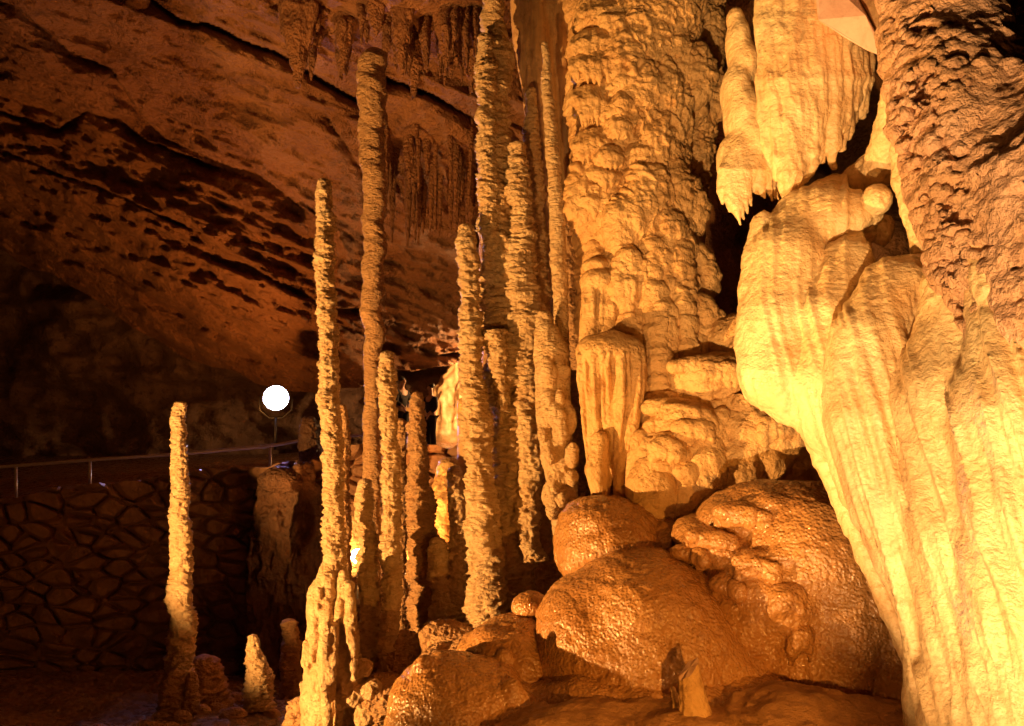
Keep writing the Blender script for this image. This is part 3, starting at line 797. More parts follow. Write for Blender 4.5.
add_lips(g, [(712, 366, 84, 20), (672, 408, 56, 18), (740, 400, 60, 20), (668, 446, 34, 16), (694, 428, 40, 16), (785, 424, 50, 18)], R)
g.obj('domes', M['flow'], flow_disp(.005, 1.2, 17, .7, 0, .03), t)

# the great wet mounds
def mound(px0, px1, py0, py1, Ya, Yb, h, ells, label, seed, tubes=(), gour=.003, k=.02, mat='mound', scat=0, box=None, dis=.010, dome=.028, lips=()):
    g = grid_px(px0, px1, py0, py1, Ya, Yb, h)
    for a in ells: g.ell(*a[:6], a[6] if len(a) > 6 else k)
    for p in tubes: g.tube(p, .05)
    R = np.random.default_rng(seed)
    add_lips(g, lips, R)
    for _ in range(scat):
        x = R.uniform(box[0], box[1]); y = R.uniform(box[2], box[3]); Y = g.surf(x, y)
        if Y: w = R.uniform(6, 16); g.ellw(P(x, y + 4, Y + .04), (m(w, Y), m(w, Y) * .6, m(w * R.uniform(.9, 1.8), Y)), .03)
    return meta(g.obj('flowstone_mound', M[mat], flow_disp(dis, .5, seed, .6, gour, dome)), label, 'flowstone')
mound(545, 710, 488, 640, 5.0, 6.7, .010,
      [(612, 545, 5.95, 52, 43, .5), (660, 562, 5.9, 42, 42, .45), (600, 520, 5.95, 34, 20, .4, .04), (580, 545, 5.95, 18, 36, .35, .04), (690, 580, 5.9, 34, 40, .4)],
      'drum shaped wet mound under the upright block of drapes, lit on its left end', 71, dome=.04)
mound(535, 810, 540, 790, 4.0, 6.4, .012,
      [(650, 650, 5.3, 102, 92, .85), (590, 640, 5.25, 52, 62, .6, .06), (700, 690, 5.15, 88, 80, .7, .06), (640, 600, 5.2, 60, 40, .6, .08), (735, 720, 5.0, 60, 60, .55, .05), (640, 700, 5.1, 110, 60, .75, .06)],
      'broad smooth wet mound in the middle of the foreground, largest of all', 72, scat=6, box=(555, 740, 580, 700), gour=.004)
mound(680, 960, 470, 800, 3.9, 6.4, .012,
      [(822, 640, 5.25, 96, 152, .75), (800, 560, 5.2, 72, 74, .6, .05), (868, 650, 5.0, 50, 120, .5, .06), (840, 740, 4.9, 84, 70, .6, .06), (890, 720, 4.7, 36, 80, .4, .05), (742, 520, 5.35, 40, 24, .4), (725, 545, 5.3, 44, 22, .4), (705, 535, 5.45, 30, 18, .3), (765, 505, 5.3, 36, 20, .4),
       (750, 580, 5.1, 42, 36, .45, .05), (778, 606, 4.86, 34, 34, .3, .07), (745, 620, 5.05, 46, 50, .4, .06), (785, 670, 4.9, 40, 66, .35, .08), (798, 640, 4.68, 12, 14, .12, .02), (735, 555, 5.15, 30, 14, .3)],
      'tall rounded wet mound at lower right beside the bright drapery', 73,
      tubes=[[(798, 642, 4.60, 7), (800, 675, 4.58, 5), (802, 692, 4.6, 4)], [(790, 645, 4.62, 4), (790, 672, 4.62, 2)], [(772, 560, 4.75, 5), (774, 610, 4.68, 4)], [(782, 558, 4.75, 6), (786, 615, 4.66, 4)], [(795, 575, 4.72, 5), (797, 610, 4.68, 4)],
             [(806, 650, 4.63, 4), (809, 680, 4.62, 2.5)]], scat=3, box=(740, 900, 500, 680), gour=.004, lips=[(744, 512, 56, 20), (712, 536, 50, 16), (758, 562, 46, 26), (728, 584, 30, 18), (786, 596, 34, 24), (800, 634, 24, 26), (690, 552, 34, 14)])
mound(430, 620, 590, 780, 4.4, 6.2, .010, [(520, 678, 5.4, 56, 58, .55), (500, 660, 5.35, 32, 32, .4, .05), (560, 690, 5.3, 46, 56, .45), (478, 652, 5.5, 18, 14, .2), (545, 640, 5.3, 16, 10, .2)],
      'dark wet mound left of the broad smooth mound', 74, scat=4, box=(470, 570, 640, 700), gour=.005)
mound(375, 560, 645, 800, 3.9, 5.6, .010, [(452, 712, 4.85, 60, 50, .5), (480, 688, 4.85, 40, 22, .35, .05), (430, 690, 4.95, 28, 20, .3, .04), (505, 722, 4.8, 52, 36, .4, .05)],
      'brown wet mound lowest in the foreground left', 75, scat=3, box=(400, 520, 665, 720), gour=.004)
mound(512, 552, 588, 625, 5.2, 5.9, .006, [(531, 606, 5.5, 16, 10, .13), (540, 612, 5.55, 12, 9, .12)], 'small loaf shaped rock perched at the left edge of the broad mound', 76, dis=.004)
mound(690, 830, 660, 790, 3.9, 5.0, .010, [(745, 712, 4.65, 62, 38, .4), (700, 720, 4.6, 40, 40, .35, .05), (790, 715, 4.6, 40, 26, .35, .05)], 'low smooth hump right of the broken stub', 77)
mound(480, 700, 668, 790, 3.9, 5.1, .010, [(600, 720, 4.75, 66, 48, .45), (640, 715, 4.7, 46, 44, .4, .05), (540, 728, 4.75, 46, 34, .4, .05)], 'low brown hump left of the broken stub', 78)

# bedded ledge along the bottom edge
g = grid_px(470, 1000, 680, 800, 3.4, 4.7, .011)
g.ell(600, 752, 4.3, 120, 40, .4, .05); g.ell(700, 752, 4.2, 90, 40, .4, .05); g.ell(800, 742, 4.15, 90, 42, .42, .05); g.ell(880, 752, 4.2, 80, 42, .4, .05); g.ell(760, 724, 4.25, 40, 16, .25, .04); g.ell(845, 722, 4.3, 60, 18, .25, .04)
def ledge_disp(V, N):
    q = V.copy(); q[:, 2] += .03 * noise(V, (3, 3, 3), 5)
    d = .028 * ridge(q, (2.5, 2.5, 16), 3, 81) + .012 * fbm(V, (7, 7, 20), 3, 82)
    return N * d[:, None]
meta(g.obj('rock_ledge', M['ledge'], ledge_disp), 'cracked bedded ledge along the bottom edge of the foreground', 'ledge')

# broken stub
t = empty('broken_stalagmite', P(698, 735, 4.15), 'snapped off leaning stalagmite stub in the foreground casting a shadow', 'stalagmite')
def stub_mesh():
    N_, n = 40, 40
    s = np.linspace(0, 1, n); th = np.linspace(0, 2 * np.pi, N_, endpoint=False)
    cx = 689 + 12 * s ** 1.3; cy = 669 + 69 * s; r = 9.5 + 12 * s ** 1.4
    c = P(cx, cy, 4.15); rr = r * 4.15 / F
    D = np.stack([np.cos(th), .8 * np.sin(th), 0 * th], 1)
    V = c[:, None, :] + D[None] * rr[:, None, None]
    V[..., 2] += (1 - s[:, None]) ** 2 * (.050 * np.cos(th - .3)[None, :] + .004 * np.sin(5 * th)[None, :])
    fl = 1 + .10 * noise(np.stack([np.cos(th) * 3, np.sin(th) * 3, 0 * th], 1), seed=3)[None, :] + .05 * noise(V, (30, 30, 8), 9)
    V = c[:, None, :] + (V - c[:, None, :]) * np.stack([fl, fl, np.ones_like(fl)], -1)
    top = V[0].mean(0) + np.array([0, 0, .004])
    F_ = [(i * N_ + j, (i + 1) * N_ + j, (i + 1) * N_ + (j + 1) % N_, i * N_ + (j + 1) % N_) for i in range(n - 1) for j in range(N_)]
    Vl = V.reshape(-1, 3).tolist() + [top.tolist()]
    return Vl, F_, [(len(Vl) - 1, j, (j + 1) % N_) for j in range(N_)]
Vl, F1, F2 = stub_mesh()
def raw(name, V, faces, mat, parent=None, loc=None, smooth=True):
    me = bpy.data.meshes.new(name); V = np.array(V, float)
    if loc is None: loc = parent.location if parent is not None else V.min(0) * [0, 0, 1] + V.mean(0) * [1, 1, 0]
    me.from_pydata((V - np.array(loc)).tolist(), [], faces)
    me.polygons.foreach_set('use_smooth', np.full(len(me.polygons), smooth, dtype=bool)); me.materials.append(mat); me.update()
    o = bpy.data.objects.new(name, me); C.objects.link(o)
    if parent is not None: o.parent = parent
    else: o.location = loc
    return o
raw('stub_shaft', Vl, F1, M['flow'], t)
Va = np.array(Vl[:40] + [Vl[-1]])
raw('broken_face', Va.tolist(), [(40, j, (j + 1) % 40) for j in range(40)], M['slab'], t, smooth=False)['label'] = 'pale broken top'
shaft('splinter', [(672, 686, 4.3, 1.5), (676, 700, 4.25, 3.5), (682, 735, 4.2, 6)], M['flow'], t, seed=91, ring=.03, lump=.2)
# ================================================================== THE RIGHT HAND FORMATIONS
t = empty('rock_drapery', P(940, 790, 3.7), 'huge bright yellow drapery sweeping down the right side of the view', 'drapery')
g = grid_px(722, 1150, 165, 790, 2.55, 5.3, .0135)
g.tube([(838, 190, 4.95, 16), (805, 218, 4.8, 28), (785, 265, 4.65, 38), (780, 325, 4.55, 40), (782, 372, 4.5, 40), (795, 392, 4.5, 32)], .04)
g.ell(832, 222, 4.74, 40, 36, .26, .08)
g.tube([(935, 296, 4.12, 28), (925, 400, 3.86, 40), (952, 520, 3.7, 50)], .12)
g.tube([(990, 300, 3.6, 40), (1005, 420, 3.42, 50), (1030, 560, 3.3, 60)], .15)
g.tube([(762, 225, 4.75, 12), (757, 290, 4.65, 16), (757, 350, 4.6, 17), (764, 388, 4.6, 16)], .04)
g.tube([(882, 228, 4.75, 12), (848, 262, 4.5, 24), (828, 320, 4.35, 30), (825, 380, 4.3, 32), (842, 425, 4.25, 30)], .02)
g.tube([(945, 262, 4.4, 18), (895, 290, 4.15, 32), (866, 345, 4.02, 36), (872, 420, 3.95, 42), (905, 500, 3.85, 50), (945, 600, 3.75, 52), (972, 700, 3.7, 54), (985, 800, 3.7, 54)], .02)
g.tube([(965, 290, 3.75, 40), (962, 400, 3.6, 52), (985, 540, 3.5, 66), (1010, 700, 3.4, 72), (1015, 800, 3.4, 74)], .06)
g.tube([(1030, 250, 3.3, 50), (1050, 420, 3.15, 80), (1070, 600, 3.1, 90), (1080, 800, 3.1, 95)], .06)
g.tube([(800, 395, 4.45, 26), (838, 430, 4.35, 28), (872, 490, 4.2, 26), (905, 560, 4.1, 24), (925, 640, 4.05, 20), (940, 740, 4.0, 18)], .05)
g.ell(897, 236, 4.35, 22, 27, .55, .03, None, True)
R = np.random.default_rng(41)
def follow(pts, r, k=.010, lift=0.0):
    """a thin rib laid on the surface along picture points"""
    out = []
    for (x0, y0), (x1, y1) in zip(pts[:-1], pts[1:]):
        n = max(2, int(math.hypot(x1 - x0, y1 - y0) / 9))
        for i in range(n):
            a = i / n; x, y = x0 + (x1 - x0) * a, y0 + (y1 - y0) * a
            Y = g.surf(x, y)
            if Y: out.append((x, y, Y - lift, r))
    if len(out) > 3:
        Ys = np.array([o[2] for o in out]); Ys = np.convolve(np.pad(Ys, 2, mode='edge'), np.ones(5) / 5, 'valid')
        g.tube([(o[0], o[1], float(y), o[3]) for o, y in zip(out, Ys)], k)
def drap_disp(V, N):
    U, W = proj(V)
    t_ = np.clip((W - 300) / 430, -.5, 1.2)
    c1 = U - 26 * np.clip(t_, 0, 2) - 95 * np.clip(t_, 0, 2) ** 1.1          # streamlines of the long apron
    q = np.stack([c1, W, 0 * c1], -1)
    ap = np.clip((W - 330 + (U - 860) * .2) / 60, 0, 1) * np.clip((U - 800) / 60, 0, 1)
    fl = ridge(q, (1 / 26, 1 / 300, 1), 3, 90)
    fine = noise(q, (1 / 5, 1 / 90, 1), 91)
    d = .005 * fbm(V, (4, 4, 3), 3, 91) + ap * (.030 * fl + .014 * ridge(q, (1 / 11, 1 / 220, 1), 2, 89) + .004 * fine)
    d = d + (1 - ap) * (.011 * ridge(q, (1 / 12, 1 / 160, 1), 2, 92) + .006 * (scales(V[:, 0], V[:, 2], .05, .05, 88, 'thatch') - .3) + .002 * fbm(V, (34, 34, 50), 2, 93))
    rag = np.exp(-((W - 385 - (U - 790) * .25) / 26) ** 2) * np.clip((860 - U) / 60, 0, 1)
    d = d + rag * .014 * (scales(V[:, 0], V[:, 2], .05, .16, 94, 'thatch') - .3)
    up = np.clip((330 - W) / 60, 0, 1) * np.clip((U - 915) / 30, 0, 1)
    d = d + up * .03 * ridge(V, (9, 9, 9), 3, 94)
    return N * d[:, None]
g.obj('drapery_body', M['right'], drap_disp, t)
# thin hanging hem along the left lower edge
g = grid_px(735, 960, 360, 790, 3.7, 4.9, .010)
for i in range(30):
    a = i / 29
    x = np.interp(a, [0, .3, 1], [745, 800, 925]); y = np.interp(a, [0, .3, 1], [382, 418, 700])
    Y = np.interp(a, [0, .3, 1], [4.58, 4.5, 4.08])
    g.tube([(x, y - 14, Y, 9), (x + 3, y + R.uniform(6, 14), Y + .01, 4.5)], .02)
g.obj('hem', M['right'], flow_disp(.006, 2, 5, .5), t)

# knob and neck on the shoulder of the drapery
g = grid_px(835, 935, 90, 290, 3.9, 5.2, .009)
g.ell(876, 200, 4.5, 14, 15, .09, .03); g.tube([(874, 205, 4.55, 11), (862, 225, 4.75, 16), (850, 250, 4.8, 16)], .04)
g.tube([(892, 92, 4.4, 10), (892, 130, 4.5, 16), (880, 170, 4.75, 18)], .04)
g.tube([(900, 120, 4.3, 12), (908, 180, 4.3, 13), (925, 255, 4.2, 12)], .04)
g.tube([(840, 195, 5.0, 12), (862, 178, 4.9, 16), (884, 160, 4.8, 16)], .04)
meta(g.obj('boulder', M['right'], knob_disp(.006, 1.2, 51)), 'round knob and crooked neck of rock above the shadowed hollow', 'rock')

# hanging curtain
t = empty('hanging_drapery', P(812, -40, 5.0), 'broad ribbed yellow curtain hanging from the roof at upper right', 'drapery')
g = grid_px(752, 888, -60, 215, 4.5, 5.6, .0095)
g.tube([(815, -80, 5.25, 50), (812, 0, 5.2, 52), (814, 60, 5.17, 42), (812, 110, 5.12, 26)], .05)
R = np.random.default_rng(43)
for i in range(30):
    x = 763 + i * 3.55
    tip = np.interp(x, [764, 780, 800, 818, 836, 850, 864], [150, 190, 192, 165, 160, 125, 108]) + R.uniform(-9, 9)
    a = (x - 813) / 54; Yf = 5.0 - .22 * math.sqrt(max(0, 1 - a * a)) + R.uniform(-.012, .012)
    g.tube([(x, -80, Yf + .10, 6), (x, 20, Yf + .05, 6), (x, 80, Yf, 6), (x + R.uniform(-1.5, 1.5), tip - 22, Yf + .04, 5), (x, tip, Yf + .10, 2.2)], .022)
def curtain_disp(V, N):
    q = V.copy(); q[:, 0] += .25 * np.abs(V[:, 0] - 1.85) * (V[:, 2] - 3.2)
    return N * (.012 * ridge(q, (15, 15, 2.2), 3, 57) + .005 * fbm(V, (12, 12, 9), 2, 58))[:, None]
g.obj('curtain_body', M['right'], curtain_disp, t)
t2 = empty('hanging_drapery', P(738, 0, 5.2), 'knotted hanging cluster ending in curled claw-like fringes beside the dark gap', 'drapery')
g = grid_px(708, 800, -10, 240, 4.75, 5.75, .009)
for a in [(735, 18, 5.2, 8, 10, .08), (738, 42, 5.2, 12, 24, .14), (744, 66, 5.18, 14, 24, .16), (736, 92, 5.18, 15, 26, .17), (742, 118, 5.15, 18, 32, .2), (752, 145, 5.12, 22, 34, .22), (726, 160, 5.12, 9, 20, .1), (740, 165, 5.12, 19, 32, .2), (762, 165, 5.12, 16, 30, .18)]:
    g.ell(*a, .05)
for i in range(17):
    x = 720 + i * 3.5
    tip = np.interp(x, [720, 735, 745, 752, 776], [200, 222, 216, 188, 204]) + R.uniform(-6, 4)
    a = (x - 747) / 29; Yf = 5.02 - .10 * math.sqrt(max(0, 1 - a * a))
    g.tube([(x + 4 - a * 4, 135 + 22 * a * a, Yf + .05, 3.2), (x + 1, 170, Yf, 3.6), (x, tip - 12, Yf + .02, 3.2), (x + 3, tip, Yf + .05, 1.4)], .010)
g.obj('cluster_body', M['right'], flow_disp(.005, 2, 55, .5), t2)

# freshly broken slab
def prism(name, pts, Y0, Y1, mat, label, cat, push=.25):
    A = [P(x, y, Ya) for x, y, Ya in pts]; B = [P(x + 3, y - 2, Ya + push) for x, y, Ya in pts]
    n = len(pts); V = A + B
    f = [tuple(range(n))[::-1], tuple(range(n, 2 * n))] + [(i, (i + 1) % n, n + (i + 1) % n, n + i) for i in range(n)]
    o = raw(name, V, f, mat, smooth=False)
    b = o.modifiers.new('bevel', 'BEVEL'); b.width = .008; b.segments = 2
    return meta(o, label, cat)
prism('rock_slab', [(817, -30, 4.60), (816, 2, 4.58), (818, 20, 4.55), (842, 36, 4.5), (866, 50, 4.45), (883, 57, 4.4), (877, 36, 4.4), (866, 16, 4.42), (854, -8, 4.5), (850, -30, 4.5)], 0, 0, M['slab'], 'smooth pink freshly broken rock face at the top right of centre', 'rock')
prism('rock_slab', [(850, -30, 4.56), (856, -6, 4.55), (868, 14, 4.5), (878, 34, 4.45), (884, 20, 4.42), (882, -30, 4.42)], 0, 0, M['curtain'], 'brown angular rock edge between the pink face and the pitted wall', 'rock')

# pitted rock wall
g = grid_px(858, 1160, -110, 340, 2.6, 5.0, .0125)
g.tube([(940, -120, 4.1, 56), (944, 20, 3.85, 58), (952, 110, 3.6, 56), (968, 190, 3.5, 50), (985, 260, 3.45, 46), (1005, 330, 3.4, 40)], .05)
g.tube([(1045, -120, 4.9, 66), (1050, 20, 4.6, 66), (1055, 75, 4.2, 60), (1060, 130, 3.4, 66), (1066, 190, 3.1, 66), (1075, 330, 3.05, 66)], .08)
g.tube([(1000, 0, 4.6, 50), (1006, 60, 4.2, 44), (1010, 110, 3.55, 46), (1020, 180, 3.3, 46), (1030, 320, 3.25, 46)], .08)
R = np.random.default_rng(61)
for k in range(520):                                   # real cavities dissolved into the face
    y = R.uniform(15, 320); x = 880 + .10 * y + abs(R.normal(0, 48)); Y = g.surf(x, y)
    if Y: r = R.uniform(1.6, 4.2) * (1.0 if x < 975 else .6); g.ell(x, y, Y + .01, r * R.uniform(.8, 1.8), r * R.uniform(.6, 1.2), .06, .008, R.uniform(-.9, .9) or None, True)
def pit_disp(V, N):
    Wp = V + .035 * np.stack([noise(V, (14, 14, 14), s_) for s_ in (1, 2, 3)], -1)
    f1, f2, cid = worley(Wp, (11, 11, 17), 95)
    pit = np.clip((.36 - f1) / .12, 0, 1)
    left = np.clip((1.98 - V[:, 0]) / .2, .25, 1)
    f1b, _, cb = worley(Wp, (22, 22, 32), 99)
    pb = np.clip((.38 - f1b) / .15, 0, 1)
    n1 = fbm(V, (17, 17, 24), 2, 101); n2 = fbm(V, (34, 34, 44), 2, 102)
    left = left * np.clip(.5 + 1.2 * noise(V, (2.5, 2.5, 2.5), 103), .15, 1)
    d = .020 * ridge(V, (4, 4, 5), 4, 96) + .012 * fbm(V, (14, 14, 16), 3, 97) - .035 * np.clip((n1 - .38) / .12, 0, 1) * left
    return N * d[:, None]
o = g.obj('wall_right', M['rough'], pit_disp); o['kind'] = 'structure'

# rock behind everything on the right
def rear_fn(U, W):
    q = np.stack([U, W, 0 * U], -1)
    Y = 12.6 + .5 * fbm(q, (1 / 60, 1 / 80, 1), 3, 98) - .003 * (U - 700)
    return P(U, W, Y)
heightfield('wall_rear', rear_fn, 560, 1250, 200, -200, 760, 220, M['ceiling'], 'structure')

# hanging fluted curtain behind the pale slim stalagmite
g = grid_px(496, 594, -70, 345, 7.1, 8.4, .012)
for pts in [[(518, -80, 7.6, 12), (522, 40, 7.6, 9), (530, 110, 7.6, 5), (532, 140, 7.6, 2.5)],
            [(527, -80, 7.55, 12), (532, 60, 7.55, 9), (538, 160, 7.6, 6), (542, 230, 7.6, 4)],
            [(536, -80, 7.5, 12), (540, 60, 7.5, 10), (548, 180, 7.55, 7), (550, 290, 7.6, 6)],
            [(548, -80, 7.5, 11), (550, 60, 7.55, 9), (556, 180, 7.6, 8), (560, 330, 7.6, 9)],
            [(556, -80, 7.5, 8), (561, 60, 7.5, 7), (568, 150, 7.55, 6), (572, 330, 7.6, 8)],
            [(566, -80, 7.55, 9), (571, 80, 7.55, 7), (577, 190, 7.6, 5), (578, 330, 7.6, 6)],
            [(576, -80, 7.6, 9), (580, 60, 7.65, 7), (582, 200, 7.7, 6)],
            [(545, -80, 7.8, 30), (552, 100, 7.8, 24), (562, 330, 7.8, 20)]]:
    g.tube(pts, .02)
def curt_disp(V, N):
    d = .010 * fbm(V, (9, 9, 3), 3, 65) + .006 * ridge(V, (16, 16, 5), 2, 66)
    return N * d[:, None]
meta(g.obj('hanging_drapery', M['curtain'], curt_disp), 'brown organ-pipe curtain hanging behind the pale slim stalagmite', 'drapery')

# pale rock in the far room behind the visitors
g = grid_px(405, 500, 350, 470, 20.5, 24, .05)
g.tube([(466, 352, 22.4, 8), (456, 378, 22.3, 10), (448, 400, 22.2, 16), (442, 440, 22.0, 22), (440, 470, 22.0, 24)], .3)
g.tube([(472, 352, 22.0, 6), (464, 395, 21.8, 8), (462, 470, 21.5, 14)], .2)
meta(g.obj('flowstone_wall', M['right'], knob_disp(.08, .25, 68, .5)), 'pale lit flowstone behind the visitors in the far room', 'flowstone')

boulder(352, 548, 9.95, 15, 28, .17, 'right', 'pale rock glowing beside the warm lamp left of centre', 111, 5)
boulder(373, 470, 10.3, 7, 30, .14, 'right', 'added pale rock standing in for the lamplit lower part of the banded stalagmite', 112, 5)  # added pale piece, its colour stands for lamplight on the banded stalagmite
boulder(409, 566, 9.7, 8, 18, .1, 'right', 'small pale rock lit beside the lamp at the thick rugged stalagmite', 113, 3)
# ================================================================== RAIL, LAMPS, VISITORS
def tube_mesh(pts, r, N=10):
    V, Fc = [], []
    pts = [np.array(p, float) for p in pts]
    for i, p in enumerate(pts):
        d = pts[min(i + 1, len(pts) - 1)] - pts[max(i - 1, 0)]; d /= np.linalg.norm(d)
        up = np.array([0, 0, 1.0]) if abs(d[2]) < .9 else np.array([0, 1.0, 0])
        a = np.cross(d, up); a /= np.linalg.norm(a); b = np.cross(a, d)
        for k in range(N):
            t_ = 2 * math.pi * k / N; V.append(p + r * (a * math.cos(t_) + b * math.sin(t_)))
    n = len(pts)
    for i in range(n - 1):
        for k in range(N): Fc.append((i * N + k, i * N + (k + 1) % N, (i + 1) * N + (k + 1) % N, (i + 1) * N + k))
    Fc.append(tuple(range(N))[::-1]); Fc.append(tuple(range((n - 1) * N, n * N)))
    return V, Fc
def join(*ms):
    V, Fc = [], []
    for v, f in ms:
        o_ = len(V); V += list(v); Fc += [tuple(i + o_ for i in q) for q in f]
    return V, Fc
def rail_y(x): return np.interp(x, [-60, 0, 90, 180, 270, 308], [474, 467, 460, 454, 446, 439])
hr = empty('handrail', P(90, 488, 13.2), 'long steel handrail along the walkway above the rubble wall at left', 'handrail')
v, f = tube_mesh([P(x, rail_y(x), 13.2) for x in range(-60, 309, 12)], .028)
raw('rail', v, f, M['steel'], hr)
for x in (16, 90, 180, 270):
    v, f = tube_mesh([P(x, rail_y(x), 13.2), P(x, rail_y(x) + 50, 13.2)], .024)
    raw('post', v, f, M['steel'], hr)
hr = empty('handrail', P(345, 438, 13.6), 'short dim handrail glimpsed between the columns near the visitors', 'handrail')
v, f = tube_mesh([P(x, 437 - (x - 340) * .09, 13.6) for x in range(318, 415, 12)], .024)
raw('rail', v, f, M['steel'], hr)
for x in (322, 408):
    v, f = tube_mesh([P(x, 437 - (x - 340) * .09, 13.6), P(x, 470, 13.6)], .02); raw('post', v, f, M['steel'], hr)

def disc(c, n, r, seg=32):
    n = np.array(n, float); n /= np.linalg.norm(n); a = np.cross(n, [0, 0, 1]); a /= np.linalg.norm(a); b = np.cross(a, n)
    V = [c] + [c + r * (a * math.cos(2 * math.pi * k / seg) + b * math.sin(2 * math.pi * k / seg)) for k in range(seg)]
    return V, [(0, 1 + k, 1 + (k + 1) % seg) for k in range(seg)]
def floodlight(c, aim, r, label, em, es, stand):
    c = np.array(c); d = np.array(aim) - c; d /= np.linalg.norm(d)
    root = empty('floodlight', c - [0, 0, stand], label, 'lamp')
    # bell shaped housing swept along its axis
    a = np.cross(d, [0, 0, 1]); a /= np.linalg.norm(a); b = np.cross(a, d); N_ = 28
    prof = [(-1.5, .35), (-1.5, .5), (-.9, .62), (-.3, .95), (0, 1.08), (.10, 1.12), (.10, 1.02), (0, 1.0)]
    V = [c + d * (t_ * r) + r * q * (a * math.cos(2 * math.pi * k / N_) + b * math.sin(2 * math.pi * k / N_)) for t_, q in prof for k in range(N_)]
    Fc = [(i * N_ + k, i * N_ + (k + 1) % N_, (i + 1) * N_ + (k + 1) % N_, (i + 1) * N_ + k) for i in range(len(prof) - 1) for k in range(N_)] + [tuple(range(N_))]
    hs = raw('housing', V, Fc, M['black'], root)
    v, f = disc(c + d * .02 * r, d, r * 1.0); ln = raw('lens', v, f, plain('lamp_glass_' + label.split()[0], (.9, .9, .9), .3, 0, em, es), hs, loc=root.location); ln['label'] = 'glowing round lens'
    s1 = c + a * r * 1.25; s2 = c - a * r * 1.25; bt = c - np.array([0, 0, r * 1.6])
    v, f = tube_mesh([s1, s1 - [0, 0, r * 1.0], bt + a * r * .5, bt - a * r * .5, s2 - [0, 0, r * 1.0], s2], r * .08); raw('bracket', v, f, M['black'], root)
    v, f = tube_mesh([bt, bt - [0, 0, max(.05, stand - r * 1.6)]], r * .12); raw('stand', v, f, M['black'], root)
    return root
cam_p = np.array([0, 0, CAMZ])
floodlight(P(276, 398, 17), cam_p, .26, 'bluish white floodlight shining towards the viewer above the handrail', (.72, .72, 1.0), 40, 1.1)
floodlight(P(358, 556, 9.5), cam_p, .085, 'warm floodlight low behind the stalagmites left of centre', (1.0, .80, .42), 40, .5)
floodlight(P(411, 580, 9.3), cam_p + np.array([-2, 0, 0]), .045, 'small warm lamp low behind the thick rugged stalagmite', (1.0, .66, .25), 30, .35)


def person(px, py_head, Y, height, yaw, shirt, label, arms):
    """standing figure: continuous skinned body, clothes and hair as its parts"""
    head = P(px, py_head, Y); fz = head[2] - height * .93
    base = np.array([head[0], head[1], fz]); k = height / 1.75
    root = empty('person', base, label, 'person'); root.rotation_euler[2] = yaw
    def skin(name, verts, edges, rads, mat, sub=2, rootv=0):
        me = bpy.data.meshes.new(name); me.from_pydata([(x * k, y * k, z * k) for x, y, z in verts], edges, []); me.materials.append(mat)
        o = bpy.data.objects.new(name, me); C.objects.link(o); o.parent = root
        md = o.modifiers.new('skin', 'SKIN'); md.use_smooth_shade = True
        for i, r in enumerate(rads):
            s_ = me.skin_vertices[0].data[i]; s_.radius = (r[0] * k, r[1] * k) if isinstance(r, tuple) else (r * k, r * k); s_.use_root = i == rootv
        sb = o.modifiers.new('sub', 'SUBSURF'); sb.levels = sub; sb.render_levels = sub
        return o
    e1, w1 = arms[0]; e2, w2 = arms[1]
    V = [(0, 0, .95), (0, 0, 1.15), (0, 0, 1.38), (0, 0, 1.47), (0, -.01, 1.56), (0, -.02, 1.66), (0, -.01, 1.73),
         (.10, 0, .88), (.11, -.01, .50), (.11, .03, .10), (.11, -.10, .04), (-.10, 0, .88), (-.11, -.01, .50), (-.11, .03, .10), (-.11, -.10, .04),
         (.19, 0, 1.38), e1, w1, (-.19, 0, 1.38), e2, w2, (0, -.115, 1.63)]
    E = [(0, 1), (1, 2), (2, 3), (3, 4), (4, 5), (5, 6), (0, 7), (7, 8), (8, 9), (9, 10), (0, 11), (11, 12), (12, 13), (13, 14), (2, 15), (15, 16), (16, 17), (2, 18), (18, 19), (19, 20), (5, 21)]
    Rr = [(.14, .10), (.13, .10), (.16, .10), .055, .06, .09, .07, .085, .06, .04, .035, .085, .06, .04, .035, .055, .042, .032, .055, .042, .032, .015]
    for s_, wi in ((1, 17), (-1, 20)):
        w = V[wi]
        for q in range(5):                             # five fingers
            b_ = len(V); a = (q - 2) * .016
            if q == 4: V += [(w[0] - s_ * .03, w[1] - .02, w[2] - .05)]; E.append((wi, b_)); Rr.append(.010)
            else:
                V += [(w[0] + a, w[1] - .01, w[2] - .10), (w[0] + a * 1.1, w[1] - .03, w[2] - .16 + abs(q - 1.5) * .01)]
                E += [(wi, b_), (b_, b_ + 1)]; Rr += [.010, .008]
    skin('body', V, E, Rr, M['skin'], 1)
    T = [(0, 0, .93), (0, 0, 1.15), (0, 0, 1.37), (0, 0, 1.46), (.19, 0, 1.38), e1, tuple(np.array(e1) * .3 + np.array(w1) * .7), (-.19, 0, 1.38), e2, tuple(np.array(e2) * .3 + np.array(w2) * .7)]
    skin('shirt', T, [(0, 1), (1, 2), (2, 3), (2, 4), (4, 5), (5, 6), (2, 7), (7, 8), (8, 9)], [(.165, .12), (.155, .12), (.185, .12), .075, .075, .062, .05, .075, .062, .05], M[shirt])
    T = [(0, 0, .98), (.10, 0, .86), (.11, -.01, .50), (.11, .03, .09), (-.10, 0, .86), (-.11, -.01, .50), (-.11, .03, .09)]
    skin('trousers', T, [(0, 1), (1, 2), (2, 3), (0, 4), (4, 5), (5, 6)], [(.15, .12), .11, .08, .07, .11, .08, .07], M['trousers'])
    for s_ in (-1, 1): skin('shoe', [(.11 * s_, .05, .05), (.11 * s_, -.06, .045), (.11 * s_, -.16, .035)], [(0, 1), (1, 2)], [.05, .048, .035], M['shoe'])
    skin('hair', [(0, .02, 1.64), (0, .01, 1.72), (0, -.02, 1.765)], [(0, 1), (1, 2)], [.095, .10, .075], M['hair'])
    return root
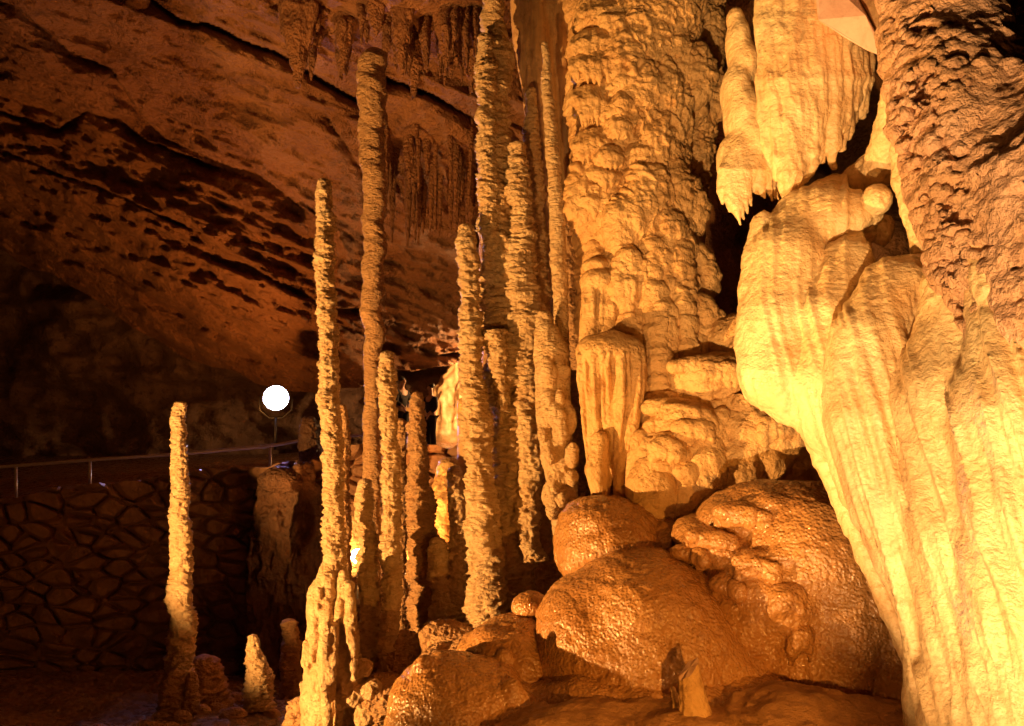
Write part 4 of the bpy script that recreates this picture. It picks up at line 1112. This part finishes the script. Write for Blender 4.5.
person(402, 382, 19.5, 1.72, math.radians(60), 'shirt_black', 'person in a black top standing on the far walkway, the left one of two', [((.27, -.03, 1.12), (.24, -.24, 1.02)), ((-.27, -.03, 1.12), (-.22, -.24, 1.02))])
person(431, 389, 19.5, 1.66, math.radians(-50), 'shirt_navy', 'person in a navy shirt standing behind the thick rugged stalagmite', [((.27, -.03, 1.12), (.22, -.24, 1.0)), ((-.27, -.03, 1.12), (-.24, -.22, 1.02))])
# ================================================================== CAMERA, WORLD, LIGHT
cam = bpy.data.cameras.new('camera'); cam.sensor_width = 36; cam.lens = F * 36 / 1024
cam.clip_end = 200
co = bpy.data.objects.new('camera', cam); C.objects.link(co)
co.location = (0, 0, CAMZ); co.rotation_euler = (math.radians(90) + TILT, 0, 0)
bpy.context.scene.camera = co

w = bpy.data.worlds.new('world'); bpy.context.scene.world = w; w.use_nodes = True
w.node_tree.nodes['Background'].inputs[0].default_value = (.10, .028, .008, 1)
w.node_tree.nodes['Background'].inputs[1].default_value = .02

def spot(name, loc, target, energy, color, size, blend=.4, radius=.05):
    l = bpy.data.lights.new(name, 'SPOT'); l.energy = energy; l.color = color; l.spot_size = math.radians(size)
    l.spot_blend = blend; l.shadow_soft_size = radius
    o = bpy.data.objects.new(name, l); C.objects.link(o); o.location = loc
    o.rotation_euler = (Vector(target) - Vector(loc)).to_track_quat('-Z', 'Y').to_euler()
    return o
def point(name, loc, energy, color, radius=.05):
    l = bpy.data.lights.new(name, 'POINT'); l.energy = energy; l.color = color; l.shadow_soft_size = radius
    o = bpy.data.objects.new(name, l); C.objects.link(o); o.location = loc
    return o
WARM = (1.0, .50, .14); RED = (1.0, .36, .07)
spot('lamp_right_low', (-.1, .9, -.2), P(905, 280, 4.3), 1500, (1.0, .57, .22), 54, .8, .02)
spot('lamp_left_low', (-5.1, 4.1, -.5), P(400, 330, 7.5), 3600, WARM, 86, .25, .04)
spot('lamp_centre_low', (-1.1, 1.5, .0), P(690, 180, 6.8), 520, WARM, 40, .6, .03)
spot('lamp_mounds', (1.1, 1.6, .5), P(610, 600, 5.2), 240, (1.0, .41, .06), 50, .6, .012)
point('fill_front', (.1, .8, .9), 45, RED, .02)  # added fill near the camera, not a lamp of the cave
spot('lamp_ceiling', (-1.6, 8.5, -1.2), P(400, 40, 12), 1300, RED, 84, .9, .1)
spot('fill_ceiling_left', (-5.5, 15.0, .4), P(150, 150, 17), 1000, RED, 150, .9, .1)  # unseen uplight added to lift the dim left ceiling
spot('fill_rubble_wall', (-7.5, 5.0, -.2), P(40, 490, 12), 110, RED, 56, .9, .1)  # unseen fill added to brighten the left of the rubble wall
spot('lamp_blue', P(276, 398, 16.6), (0, 0, CAMZ), 800, (.50, .42, 1.0), 100, .8, .12)
spot('fill_blue_floor', (-4.2, 11.3, .6), (-2.9, 8.0, -1.6), 26, (.50, .45, 1.0), 50, .8, .05)  # unseen cold spot added for bluish glints on the wet floor
spot('lamp_behind_columns', P(357, 562, 9.5), P(370, 480, 11.2), 130, (1.0, .5, .15), 130, .3, .03)
spot('lamp_behind_stalagmite', P(411, 582, 9.45), P(411, 540, 9.9), 25, (1.0, .5, .15), 130, .3, .03)
point('lamp_far_room', P(485, 372, 20.4), 420, (1.0, .5, .17), .2)

s = bpy.context.scene
s.view_settings.view_transform = 'Standard'; s.view_settings.look = 'None'
s.view_settings.exposure = 0; s.view_settings.gamma = 1; s.view_settings.use_curve_mapping = False
s.cycles.use_denoising = True
s.cycles.max_bounces = 5; s.cycles.diffuse_bounces = 3; s.cycles.glossy_bounces = 2
s.cycles.sample_clamp_indirect = 6
